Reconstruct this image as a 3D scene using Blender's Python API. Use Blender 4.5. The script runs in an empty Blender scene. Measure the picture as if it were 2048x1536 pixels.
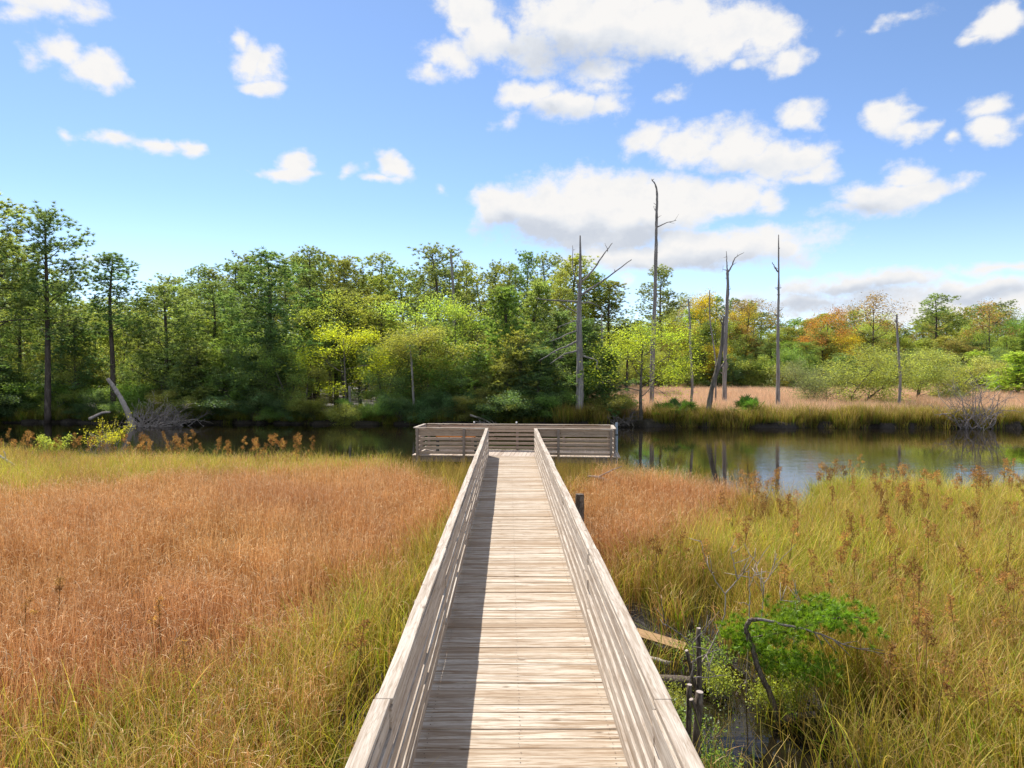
import bpy, bmesh, math, random
import numpy as np
from mathutils import Vector, Matrix, Euler
R = math.radians
rng = np.random.default_rng(11)
random.seed(5)
sc = bpy.context.scene
COL = sc.collection

# ------------------------------------------------------------------ measures
CAMZ, FOC, VX, VY = 3.9, 1400.0, 1018.0, 743.0      # eye height (m), focal length and vanishing point of the photograph
def at(px, py, Y):
    """point at distance Y along the walkway that lies on the sight line through photo pixel (px, py)"""
    return Vector(((px-VX)*Y/FOC, Y, CAMZ-(py-VY)*Y/FOC))

# ------------------------------------------------------------------ mesh helpers
def mesh_from(name, V, F, mat=None, smooth=False, col=None):
    """V (n,3) array, F list of index tuples or (m,k) array"""
    me = bpy.data.meshes.new(name)
    V = np.asarray(V, dtype=np.float32)
    if isinstance(F, np.ndarray):
        k = F.shape[1]
        me.vertices.add(len(V)); me.vertices.foreach_set('co', V.ravel())
        me.loops.add(F.size); me.loops.foreach_set('vertex_index', F.ravel().astype(np.int32))
        me.polygons.add(len(F)); me.polygons.foreach_set('loop_start', np.arange(0, F.size, k, dtype=np.int32))
        me.update(calc_edges=True)
    else:
        me.from_pydata([tuple(v) for v in V], [], F); me.update()
    if smooth:
        me.polygons.foreach_set('use_smooth', np.ones(len(me.polygons), dtype=bool))
    if col is not None:
        a = me.color_attributes.new('col', 'FLOAT_COLOR', 'POINT')
        c = np.ones((len(V), 4), np.float32); c[:, :3] = col
        a.data.foreach_set('color', c.ravel())
    if mat: me.materials.append(mat)
    return me

def link(name, me, parent=None, loc=None, rot=None, scale=None):
    o = bpy.data.objects.new(name, me); COL.objects.link(o)
    if parent: o.parent = parent
    if loc is not None: o.location = loc
    if rot is not None: o.rotation_euler = rot
    if scale is not None: o.scale = scale
    return o

def tag(o, label=None, cat=None, group=None, kind=None):
    if label: o['label'] = label
    if cat: o['category'] = cat
    if group: o['group'] = group
    if kind: o['kind'] = kind
    return o

def thing(name, label, cat, loc=(0, 0, 0), rz=0, group=None):
    o = bpy.data.objects.new(name, None); COL.objects.link(o)
    o.empty_display_size = 0.2
    o.location = loc; o.rotation_euler = (0, 0, rz)
    return tag(o, label, cat, group)

class MB:
    """collects pieces and links them as ONE mesh"""
    def __init__(s): s.V = []; s.F = []; s.n = 0
    def add(s, V, F):
        V = np.asarray(V, float); s.V.append(V)
        s.F.extend([tuple(int(i)+s.n for i in f) for f in F]); s.n += len(V)
    def box(s, x0, x1, y0, y1, z0, z1, jit=0):
        V = np.array([(x, y, z) for x in (x0, x1) for y in (y0, y1) for z in (z0, z1)], float)
        if jit: V += rng.uniform(-jit, jit, V.shape)
        s.add(V, [(0,1,3,2),(4,6,7,5),(0,4,5,1),(2,3,7,6),(0,2,6,4),(1,5,7,3)])
    def obox(s, c, ax, ay, az, hx, hy, hz, jit=0):
        c, ax, ay, az = map(lambda q: np.array(q, float), (c, ax, ay, az))
        V = np.array([c+ax*i*hx+ay*j*hy+az*k*hz for i in (-1,1) for j in (-1,1) for k in (-1,1)])
        if jit: V += rng.uniform(-jit, jit, V.shape)
        s.add(V, [(0,1,3,2),(4,6,7,5),(0,4,5,1),(2,3,7,6),(0,2,6,4),(1,5,7,3)])
    def tube(s, pts, rad, n=6, cap=True):
        pts = np.array([tuple(p) for p in pts], float); m = len(pts)
        rad = np.broadcast_to(np.asarray(rad, float), (m,))
        T = np.gradient(pts, axis=0); T /= np.linalg.norm(T, axis=1)[:, None]+1e-9
        ref = np.array([0., 0., 1.]) if abs(T[0][2]) < .9 else np.array([1., 0., 0.])
        V = []
        u = np.cross(T[0], ref); u /= np.linalg.norm(u)
        for i in range(m):
            u = u-T[i]*np.dot(u, T[i]); u /= np.linalg.norm(u)+1e-9
            w = np.cross(T[i], u)
            for k in range(n):
                a = 2*math.pi*k/n
                V.append(pts[i]+rad[i]*(math.cos(a)*u+math.sin(a)*w))
        F = [(i*n+k, i*n+(k+1) % n, (i+1)*n+(k+1) % n, (i+1)*n+k) for i in range(m-1) for k in range(n)]
        if cap: F += [tuple(range(n-1, -1, -1)), tuple(range((m-1)*n, m*n))]
        s.add(V, F)
    def mesh(s, name, mat, smooth=False):
        return mesh_from(name, np.concatenate(s.V), s.F, mat, smooth)
    def build(s, name, mat, parent=None, smooth=False, bevel=0):
        o = link(name, s.mesh(name, mat, smooth), parent)
        if bevel:
            b = o.modifiers.new('edge', 'BEVEL'); b.width = bevel; b.segments = 2; b.limit_method = 'ANGLE'
        return o

def bez(pts, n=8, jit=0):
    """smooth path through points (Catmull-Rom)"""
    P = [np.array(tuple(p), float) for p in pts]
    P = [2*P[0]-P[1]]+P+[2*P[-1]-P[-2]]
    out = []
    for i in range(1, len(P)-2):
        for k in range(n):
            t = k/n; a, b, c, d = P[i-1:i+3]
            out.append(.5*((2*b)+(c-a)*t+(2*a-5*b+4*c-d)*t*t+(3*b-a-3*c+d)*t**3))
    out.append(P[-2]); out = np.array(out)
    if jit: out[1:] += rng.normal(0, jit, out[1:].shape)
    return out

def taper(n, r0, r1, p=1.0): return r1+(r0-r1)*(1-np.linspace(0, 1, n))**p

def grow(mb, p, d, L, r, depth, spread=.6, up=.1, kids=(2, 4), seg=4, wob=.12, n=5, shrink=.62, ends=None, r_min=.004):
    """a bare limb that forks again and again"""
    p = np.array(tuple(p), float); d = np.array(tuple(d), float); d /= np.linalg.norm(d)
    path = [p.copy()]
    for i in range(seg):
        d = d+rng.normal(0, wob, 3)+np.array([0, 0, up])*.3; d /= np.linalg.norm(d)
        path.append(path[-1]+d*L/seg)
    mb.tube(path, np.maximum(taper(len(path), r, r*.55), r_min), n=n, cap=depth == 0)
    if ends is not None: ends.append((path[-1], d.copy(), depth))
    if depth <= 0: return
    for k in range(rng.integers(kids[0], kids[1]+1)):
        i = rng.integers(1, seg+1) if k else seg
        nd = d+rng.normal(0, spread, 3)+np.array([0, 0, up])
        grow(mb, path[i], nd, L*shrink*rng.uniform(.75, 1.2), r*.55, depth-1, spread, up, kids, seg, wob, max(3, n-1), shrink, ends, r_min)

# ------------------------------------------------------------------ materials
def new_mat(name):
    m = bpy.data.materials.new(name); m.use_nodes = True
    nt = m.node_tree; nt.nodes.clear()
    out = nt.nodes.new('ShaderNodeOutputMaterial')
    return m, nt, out
def N(nt, t, **kw):
    n = nt.nodes.new(t)
    for k, v in kw.items():
        if k.startswith('i_'): n.inputs[k[2:].replace('_', ' ')].default_value = v
        else: setattr(n, k, v)
    return n
def L(nt, a, b): nt.links.new(a, b)
def ramp(nt, fac, stops, interp='LINEAR'):
    r = nt.nodes.new('ShaderNodeValToRGB'); r.color_ramp.interpolation = interp
    e = r.color_ramp.elements
    while len(e) < len(stops): e.new(.5)
    for el, (p, c) in zip(e, stops): el.position = p; el.color = (*c, 1)
    L(nt, fac, r.inputs['Fac']); return r.outputs['Color']
def mix(nt, fac, a, b, mode='MIX'):
    m = nt.nodes.new('ShaderNodeMix'); m.data_type = 'RGBA'; m.blend_type = mode; m.clamp_factor = True
    for s, v in ((m.inputs[0], fac), (m.inputs[6], a), (m.inputs[7], b)):
        if isinstance(v, (int, float)): s.default_value = v
        elif isinstance(v, tuple): s.default_value = (*v, 1)
        else: L(nt, v, s)
    return m.outputs[2]
def math_(nt, op, a, b=None, c=None, clamp=False):
    m = nt.nodes.new('ShaderNodeMath'); m.operation = op; m.use_clamp = clamp
    for i, v in enumerate((a, b, c)):
        if v is None: continue
        if isinstance(v, (int, float)): m.inputs[i].default_value = v
        else: L(nt, v, m.inputs[i])
    return m.outputs[0]
def maprange(nt, v, a, b, c=0., d=1., smooth=False):
    m = nt.nodes.new('ShaderNodeMapRange'); m.interpolation_type = 'SMOOTHSTEP' if smooth else 'LINEAR'
    L(nt, v, m.inputs[0])
    for i, q in zip((1, 2, 3, 4), (a, b, c, d)): m.inputs[i].default_value = q
    return m.outputs[0]
def noise(nt, vec, scale, detail=4, rough=.55, dist=0):
    n = nt.nodes.new('ShaderNodeTexNoise'); n.inputs['Scale'].default_value = scale
    n.inputs['Detail'].default_value = detail; n.inputs['Roughness'].default_value = rough
    n.inputs['Distortion'].default_value = dist
    if vec is not None: L(nt, vec, n.inputs['Vector'])
    return n.outputs['Fac']
def objco(nt, scale=(1, 1, 1), rotz=0):
    t = nt.nodes.new('ShaderNodeTexCoord'); m = nt.nodes.new('ShaderNodeMapping')
    m.inputs['Scale'].default_value = scale; m.inputs['Rotation'].default_value = (0, 0, rotz)
    L(nt, t.outputs['Object'], m.inputs['Vector']); return m.outputs['Vector']
def principled(nt, out, color, rough=.8, spec=.3):
    b = nt.nodes.new('ShaderNodeBsdfPrincipled')
    if isinstance(color, tuple): b.inputs['Base Color'].default_value = (*color, 1)
    else: L(nt, color, b.inputs['Base Color'])
    if isinstance(rough, (int, float)): b.inputs['Roughness'].default_value = rough
    else: L(nt, rough, b.inputs['Roughness'])
    b.inputs['Specular IOR Level'].default_value = spec
    L(nt, b.outputs[0], out.inputs['Surface']); return b
def bump(nt, h, bsdf, strength=.3, dist=.01):
    b = nt.nodes.new('ShaderNodeBump'); b.inputs['Strength'].default_value = strength; b.inputs['Distance'].default_value = dist
    L(nt, h, b.inputs['Height']); L(nt, b.outputs[0], bsdf.inputs['Normal'])

def wood_mat(name, along, light, mid, dark, stain=.5, rough=.8, seed=0.0):
    """weathered timber whose grain runs along one local axis; each board its own tone"""
    m, nt, out = new_mat(name)
    geo = N(nt, 'ShaderNodeNewGeometry')
    rnd = geo.outputs['Random Per Island']
    tc = N(nt, 'ShaderNodeTexCoord')
    off = N(nt, 'ShaderNodeVectorMath', operation='ADD'); L(nt, tc.outputs['Object'], off.inputs[0])
    cx = N(nt, 'ShaderNodeCombineXYZ')
    r10 = math_(nt, 'MULTIPLY', rnd, 37.0)
    for i in range(3): L(nt, r10, cx.inputs[i])
    L(nt, cx.outputs[0], off.inputs[1])
    def mp(s):
        k = N(nt, 'ShaderNodeMapping'); k.inputs['Scale'].default_value = s; L(nt, off.outputs[0], k.inputs['Vector']); return k.outputs[0]
    sx = [1., 1., 1.]; sx[along] = .06
    grain = noise(nt, mp(tuple(q*75 for q in sx)), 1.0, 5, .65, .6)
    sx2 = [1., 1., 1.]; sx2[along] = .055
    broad = noise(nt, mp(tuple(q*22 for q in sx2)), 1.0, 5, .62, .8)
    # growth rings: wavy bands stretched along the board
    sx3 = [1., 1., 1.]; sx3[along] = .09
    wv = N(nt, 'ShaderNodeTexNoise'); wv.inputs['Scale'].default_value = 1.; wv.inputs['Detail'].default_value = 1.5
    L(nt, mp(tuple(q*9 for q in sx3)), wv.inputs['Vector'])
    rings = math_(nt, 'PINGPONG', math_(nt, 'MULTIPLY', wv.outputs['Fac'], 15.0), .5)
    rings = math_(nt, 'MULTIPLY', rings, 2.0)
    base = ramp(nt, rnd, [(0, mid), (.35, light), (.62, tuple(.5*a+.5*b for a, b in zip(light, mid))), (.80, light), (.9, mid), (1, tuple(.55*a+.45*b for a, b in zip(mid, dark)))])
    c = mix(nt, maprange(nt, broad, .42, .60, 0, stain), base, tuple(.42*a+.58*b for a, b in zip(mid, dark)))
    c = mix(nt, maprange(nt, rings, .62, 1., 0, .30), c, dark)
    c = mix(nt, maprange(nt, grain, .50, .70, 0, .75), c, dark)
    # knots
    vo = N(nt, 'ShaderNodeTexVoronoi'); vo.inputs['Scale'].default_value = 1
    sx4 = [1., 1., 1.]; sx4[along] = .45
    L(nt, mp(tuple(q*4.2 for q in sx4)), vo.inputs['Vector'])
    c = mix(nt, maprange(nt, vo.outputs['Distance'], .05, .10, .75, 0), c, tuple(q*.55 for q in dark))
    b = principled(nt, out, c, rough, .2)
    bump(nt, math_(nt, 'ADD', grain, math_(nt, 'MULTIPLY', rings, .3)), b, .35, .004)
    return m

def bark_mat(name, a, b, c, scale=6, sz=.15):
    m, nt, out = new_mat(name)
    n1 = noise(nt, objco(nt, (scale, scale, scale*sz)), 1, 6, .65, .8)
    n2 = noise(nt, objco(nt, (.7, .7, .35)), 1, 3, .5)
    col = ramp(nt, n1, [(.3, a), (.5, b), (.72, c)])
    col = mix(nt, maprange(nt, n2, .45, .65, 0, .5), col, tuple(.6*q for q in b))
    s = principled(nt, out, col, .9, .15)
    bump(nt, n1, s, .6, .05)
    return m

def leaf_mat(name, trans=.45, var=.55, gloss=.06, noise_scale=.8):
    """foliage: pigment from the object's own colour, varied from leaf to leaf and clump to clump; lets light through"""
    m, nt, out = new_mat(name)
    oi = N(nt, 'ShaderNodeObjectInfo'); geo = N(nt, 'ShaderNodeNewGeometry')
    v = maprange(nt, geo.outputs['Random Per Island'], 0, 1, 1-var, 1+var)
    nz = noise(nt, objco(nt), noise_scale, 2, .5)
    v2 = maprange(nt, nz, .3, .7, .7, 1.35)
    hsv = N(nt, 'ShaderNodeHueSaturation')
    L(nt, oi.outputs['Color'], hsv.inputs['Color'])
    L(nt, maprange(nt, nz, .3, .7, .485, .512), hsv.inputs['Hue'])
    L(nt, math_(nt, 'MULTIPLY', v, v2), hsv.inputs['Value'])
    d = N(nt, 'ShaderNodeBsdfDiffuse'); t = N(nt, 'ShaderNodeBsdfTranslucent'); g = N(nt, 'ShaderNodeBsdfGlossy')
    g.inputs['Roughness'].default_value = .45; g.inputs['Color'].default_value = (.8, .85, .8, 1)
    L(nt, hsv.outputs[0], d.inputs['Color'])
    L(nt, mix(nt, 1.0, hsv.outputs[0], (1.3, 1.25, .55), 'MULTIPLY'), t.inputs['Color'])
    mx = N(nt, 'ShaderNodeMixShader'); mx.inputs[0].default_value = trans
    L(nt, d.outputs[0], mx.inputs[1]); L(nt, t.outputs[0], mx.inputs[2])
    m2 = N(nt, 'ShaderNodeMixShader'); m2.inputs[0].default_value = gloss
    L(nt, mx.outputs[0], m2.inputs[1]); L(nt, g.outputs[0], m2.inputs[2])
    L(nt, m2.outputs[0], out.inputs['Surface'])
    return m

def grass_mat(name, trans=.42, gloss=.03):
    """blades: pigment from the blade's own colour attribute, tinted clump by clump"""
    m, nt, out = new_mat(name)
    a = N(nt, 'ShaderNodeAttribute', attribute_name='col')
    ti = N(nt, 'ShaderNodeAttribute', attribute_name='tint', attribute_type='INSTANCER')
    c = mix(nt, 1.0, a.outputs['Color'], ti.outputs['Color'], 'MULTIPLY')
    d = N(nt, 'ShaderNodeBsdfDiffuse'); t = N(nt, 'ShaderNodeBsdfTranslucent'); g = N(nt, 'ShaderNodeBsdfGlossy')
    g.inputs['Roughness'].default_value = .5; g.inputs['Color'].default_value = (.9, .8, .6, 1)
    L(nt, c, d.inputs['Color']); L(nt, c, t.inputs['Color'])
    mx = N(nt, 'ShaderNodeMixShader'); mx.inputs[0].default_value = trans
    L(nt, d.outputs[0], mx.inputs[1]); L(nt, t.outputs[0], mx.inputs[2])
    m2 = N(nt, 'ShaderNodeMixShader'); m2.inputs[0].default_value = gloss
    L(nt, mx.outputs[0], m2.inputs[1]); L(nt, g.outputs[0], m2.inputs[2])
    L(nt, m2.outputs[0], out.inputs['Surface'])
    return m

def flat_mat(name, col, rough=.6, spec=.4, metal=0):
    m, nt, out = new_mat(name)
    n1 = noise(nt, objco(nt), 9, 4, .6)
    c = mix(nt, maprange(nt, n1, .4, .7, 0, .45), col, tuple(q*.6 for q in col))
    b = principled(nt, out, c, rough, spec); b.inputs['Metallic'].default_value = metal
    return m

M = {}
M['deck'] = wood_mat('weathered_deck_boards', 0, (.65, .575, .47), (.48, .38, .275), (.21, .125, .06), 1.0)
M['deck_platform'] = wood_mat('weathered_platform_boards', 1, (.56, .47, .38), (.46, .37, .29), (.22, .15, .10), .4)
M['rail'] = wood_mat('weathered_rail_boards', 1, (.57, .495, .405), (.47, .39, .305), (.23, .155, .095), .8)
M['rail_platform'] = wood_mat('weathered_platform_rails', 0, (.52, .40, .29), (.42, .31, .22), (.20, .135, .09), .4)
M['post'] = wood_mat('weathered_posts', 2, (.36, .29, .23), (.28, .22, .17), (.13, .10, .08), .5)
M['snag'] = bark_mat('bare_grey_wood', (.10, .085, .075), (.30, .26, .23), (.50, .45, .40), 7, .10)
M['snag_dark'] = bark_mat('dark_grey_wood', (.06, .05, .04), (.17, .14, .115), (.34, .29, .245), 7, .10)
M['drift'] = bark_mat('bleached_driftwood', (.22, .17, .14), (.45, .37, .31), (.62, .54, .47), 14, .2)
M['twig'] = bark_mat('grey_twigs', (.16, .13, .115), (.30, .25, .225), (.44, .38, .34), 20, .3)
M['bark'] = bark_mat('pine_bark', (.035, .028, .022), (.10, .075, .058), (.20, .155, .125), 6, .25)
M['bark_grey'] = bark_mat('grey_bark', (.05, .042, .035), (.14, .115, .095), (.26, .225, .19), 8, .2)
M['needle'] = leaf_mat('pine_needles', .55, .45, .03, .6)
M['leaf'] = leaf_mat('broad_leaves', .56, .42, .02, .7)
M['scale_leaf'] = leaf_mat('cedar_sprays', .50, .45, .03, .9)
M['grass'] = grass_mat('marsh_blades')
M['seed'] = leaf_mat('brown_seed_clusters', .45, .5, .0, 6)
M['near_bark'] = bark_mat('rough_dead_bark', (.035, .028, .02), (.15, .115, .085), (.36, .30, .235), 42, .22)
M['bench'] = flat_mat('orange_bench_slats', (.68, .25, .05), .55)
M['bench_frame'] = flat_mat('dark_green_bench_frame', (.015, .035, .03), .5)
M['white'] = flat_mat('white_plastic', (.8, .8, .76), .4)
M['pipe'] = flat_mat('grey_blue_pipe', (.34, .40, .46), .45, .4, .2)
M['fresh_wood'] = wood_mat('fresh_yellow_board', 0, (.60, .38, .19), (.50, .30, .14), (.28, .15, .07), .3)
# ------------------------------------------------------------------ terrain and water
NSX = [-90,-60,-30,-22,-13,-8,-4.8,-3,2.5,3.9,5.4,6.2,7.6,8.3,9.5,11.5,12.5,15,18,30,60,90]
NSY = [40,36,30,28.3,26.8,25.6,25.0,24.7,24.3,23.2,20.4,18.5,17.9,19.0,21.6,21.6,20.0,20.6,21.4,24,27,30]
FSX = [-120,-60,-20,-6,8,15,20,40,80,140]
FSY = [58,54,52,50.6,49.2,48.6,48,47.4,46.4,46]
def near_y(x): return np.interp(x, NSX, NSY)
def far_y(x): return np.interp(x, FSX, FSY)
def wob(x, y, s):
    return (np.sin(x*s+1.3)*np.cos(y*s*1.3+.4)+.5*np.sin(x*s*2.3+y*s*1.7+2.)+.3*np.sin(x*s*4.1-y*s*3.7))/1.8
def sm(t): t = np.clip(t, 0, 1); return t*t*(3-2*t)
def pool_d(x, y): return np.minimum(np.sqrt(((x-1.80)/.72)**2+((y-9.2)/1.25)**2)+.2*wob(x, y, 2.7), np.sqrt(((x-2.25)/1.25)**2+((y-7.6)/2.4)**2)+.22*wob(x, y, 2.2))
def ground_z(x, y):
    x = np.asarray(x, float); y = np.asarray(y, float)
    dn = near_y(x)-y+.35*wob(x, y, .9)
    df = y-far_y(x)+.45*wob(x, y, .7)
    z = -.9+(.98+.05*wob(x, y, 1.1))*sm((dn+.8)/1.2)
    df = df-.8*np.maximum(wob(x, y*0+x*.3, 1.5), -.3)-.35*wob(x, x*.4, 4.1)
    z = np.where(df > -1.5, -.9+(np.where(x < 3.5, 1.12, 1.3)+.12*wob(x, y, .9))*sm((df+.25)/.8)+.25*sm((df-3)/30), z)
    z = z-(.17+.09*wob(x, y, 3.1))*sm((1.1-pool_d(x, y))/.4)*(y < 14)
    return z
def gz(x, y): return float(ground_z(x, y))

def lines(*segs):
    o = []
    for a, b, s in segs: o += list(np.arange(a, b, s))
    return np.array(o)
gx = lines((-1500,-200,100), (-200,-60,5), (-60,60,.4), (60,200,5), (200,1501,100))
gy = lines((-300,-20,40), (-20,4,2), (4,30,.3), (30,45,1), (45,57,.25), (57,160,3), (160,1801,80))
GX, GY = np.meshgrid(gx, gy)
GZ = ground_z(GX, GY)
nx, ny = len(gx), len(gy)
idx = np.arange(nx*ny).reshape(ny, nx)
Fq = np.stack([idx[:-1,:-1], idx[:-1,1:], idx[1:,1:], idx[1:,:-1]], -1).reshape(-1, 4)
m, nt, out = new_mat('marsh_mud')
co = objco(nt)
n1 = noise(nt, co, 1.4, 6, .65); n2 = noise(nt, co, 14, 5, .6)
mud = ramp(nt, n2, [(.3, (.012, .009, .007)), (.55, (.035, .026, .018)), (.75, (.085, .06, .035))])
litter = ramp(nt, n2, [(.3, (.05, .035, .02)), (.55, (.12, .085, .045)), (.75, (.20, .15, .08))])
sep = N(nt, 'ShaderNodeSeparateXYZ'); L(nt, co, sep.inputs[0])
hz_ = maprange(nt, sep.outputs[2], .36, .52, 0, 1)
mud = mix(nt, math_(nt, 'MULTIPLY', hz_, maprange(nt, n1, .3, .6, .35, 1)), mud, litter)
b = principled(nt, out, mud, .75, .35); bump(nt, n2, b, .8, .06)
g = link('ground', mesh_from('ground', np.stack([GX, GY, GZ], -1).reshape(-1, 3), Fq, m, True))
tag(g, 'dark muddy marsh ground along both banks of the creek', kind='structure')

m, nt, out = new_mat('creek_water')
co = objco(nt, (.55, 1.5, 1))
r1 = noise(nt, co, 1.3, 3, .5, .4); r2 = noise(nt, objco(nt, (.8, 2.2, 1)), 4.5, 3, .55, .3)
patch = maprange(nt, noise(nt, objco(nt), .10, 2, .5), .42, .62, .12, 1)
b = principled(nt, out, (.012, .009, .005), .015, .5); b.inputs['IOR'].default_value = 1.333
bump(nt, math_(nt, 'MULTIPLY', math_(nt, 'ADD', r1, math_(nt, 'MULTIPLY', r2, .35)), patch), b, .20, .045)
wx = lines((-700, 701, 50)); wy = lines((-30, 71, 10))
WX, WY = np.meshgrid(wx, wy)
idx = np.arange(len(wx)*len(wy)).reshape(len(wy), len(wx))
Fq = np.stack([idx[:-1,:-1], idx[:-1,1:], idx[1:,1:], idx[1:,:-1]], -1).reshape(-1, 4)
w = link('water', mesh_from('water', np.stack([WX, WY, 0*WX], -1).reshape(-1, 3), Fq, m))
tag(w, 'dark still creek water reflecting trees and sky', kind='structure')

# ------------------------------------------------------------------ boardwalk
DZ = .94                                   # walking surface
XL, XR = -.705, .875                       # deck edges between the railings
bw = thing('boardwalk', 'long weathered timber boardwalk with slatted railings leading to the dock', 'boardwalk', (0, 0, 0))
mb = MB(); y = -3.0
while y < 24.42:
    wd = .138+rng.uniform(-.003, .003)
    e = rng.uniform(-.008, .008)
    mb.box(XL-.10+e, XR+.10+e, y, min(y+wd, 24.45), DZ-.038+rng.uniform(-.002, .002), DZ+rng.uniform(-.004, .004), .0015)
    y += wd+rng.uniform(.003, .008)
mb.build('decking', M['deck'], bw, bevel=.005)
V, F = [], []
for yy in np.arange(-1.0, 24.3, .0716):
    for x in (XL+.05, .085, XR-.05):
        cx_, cy_ = x+rng.normal(0, .006), yy+rng.normal(0, .006); n0 = len(V)
        V += [(cx_+.0055*math.cos(a), cy_+.0055*math.sin(a), DZ+.0055) for a in np.arange(0, 6.28, 6.2832/7)]; F.append(tuple(range(n0, n0+7)))
M['screw'] = flat_mat('rusty_screw_heads', (.10, .065, .045), .6)
tag(link('screw_heads', mesh_from('screw_heads', V, F, M['screw']), bw), kind='stuff')
mb = MB()
for x in (XL+.05, .085, XR-.05): mb = MB(); mb.box(x-.02, x+.02, -3, 24.4, DZ-.22, DZ-.043); mb.build('joist', M['post'], bw)
def railing(side, parent):
    """side -1 left, 1 right; boards on the walking side of the posts, cap on top"""
    s = side; xe = XL if s < 0 else XR
    rail = link('railing', None, parent) if False else None
    root = bpy.data.objects.new('railing', None); COL.objects.link(root); root.parent = parent
    ends = [-3.0]
    while ends[-1] < 24.3: ends.append(min(ends[-1]+3.6+rng.uniform(-.05, .05), 24.38))
    if ends[-1]-ends[-2] < .8: ends.pop(-2)
    # five slats below the top board, butted end to end over the posts
    for k in range(6):
        h = .140 if k == 5 else .106
        zc = DZ+.045+k*.160+h/2 if k < 5 else DZ+.955-.019-h/2-.018
        cuts = [ends[0]]+[e for e in ends[1:-1]]+[ends[-1]]
        for a, b in zip(cuts[:-1], cuts[1:]):
            mb = MB(); n = 6; ys = np.linspace(a+.002, b-.002, n)
            bow = np.cumsum(rng.normal(0, .0022, n)); sag = np.cumsum(rng.normal(0, .0018, n)); dzr = rng.normal(0, .004)
            th = .034
            V = []
            for i in range(n):
                x0 = xe+s*(.002+bow[i]); x1 = x0+s*th
                z0 = zc-h/2+sag[i]+dzr; z1 = zc+h/2+sag[i]+dzr
                V += [(x0, ys[i], z0), (x0, ys[i], z1), (x1, ys[i], z1), (x1, ys[i], z0)]
            F = [(0, 1, 2, 3), tuple(4*(n-1)+q for q in (3, 2, 1, 0))]
            F += [(i*4+q, (i+1)*4+q, (i+1)*4+(q+1) % 4, i*4+(q+1) % 4) for i in range(n-1) for q in range(4)]
            mb.add(V, F)
            mb.build('top_board' if k == 5 else 'slat', M['rail'], root, bevel=.004)
    for a, b in zip(ends[:-1], ends[1:]):
        mb = MB(); n = 6; ys = np.linspace(a+.002, b-.002, n); bow = np.cumsum(rng.normal(0, .003, n))+rng.normal(0, .005); V = []
        for i in range(n):
            x0 = xe+s*(.004+bow[i]); x1 = x0+s*.104; z0 = DZ+.940; z1 = DZ+.978+0*bow[i]
            V += [(x0, ys[i], z0), (x0, ys[i], z1), (x1, ys[i], z1), (x1, ys[i], z0)]
        F = [(0, 1, 2, 3), tuple(4*(n-1)+q for q in (3, 2, 1, 0))]
        F += [(i*4+q, (i+1)*4+q, (i+1)*4+(q+1) % 4, i*4+(q+1) % 4) for i in range(n-1) for q in range(4)]
        mb.add(V, F); mb.build('cap_rail', M['rail'], root, bevel=.006)
    proto = None
    yy = -2.96
    while yy < 24.4:
        if proto is None:
            mb = MB(); x0 = xe+s*.040; x1 = xe+s*.128
            mb.box(min(x0, x1), max(x0, x1), -.044, .044, -.6, DZ+.934)
            proto = mb.build('post', M['post'], root, bevel=.004); o = proto
        else:
            o = proto.copy(); COL.objects.link(o); o.parent = root
        o.location = (rng.normal(0, .002), yy, 0)
        yy += 1.823
    return root
rl = railing(-1, bw); rr = railing(1, bw)
rl['label'] = 'left railing seen from its shaded inner face'; rr['label'] = 'right railing with sunlit warped slats'

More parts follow.
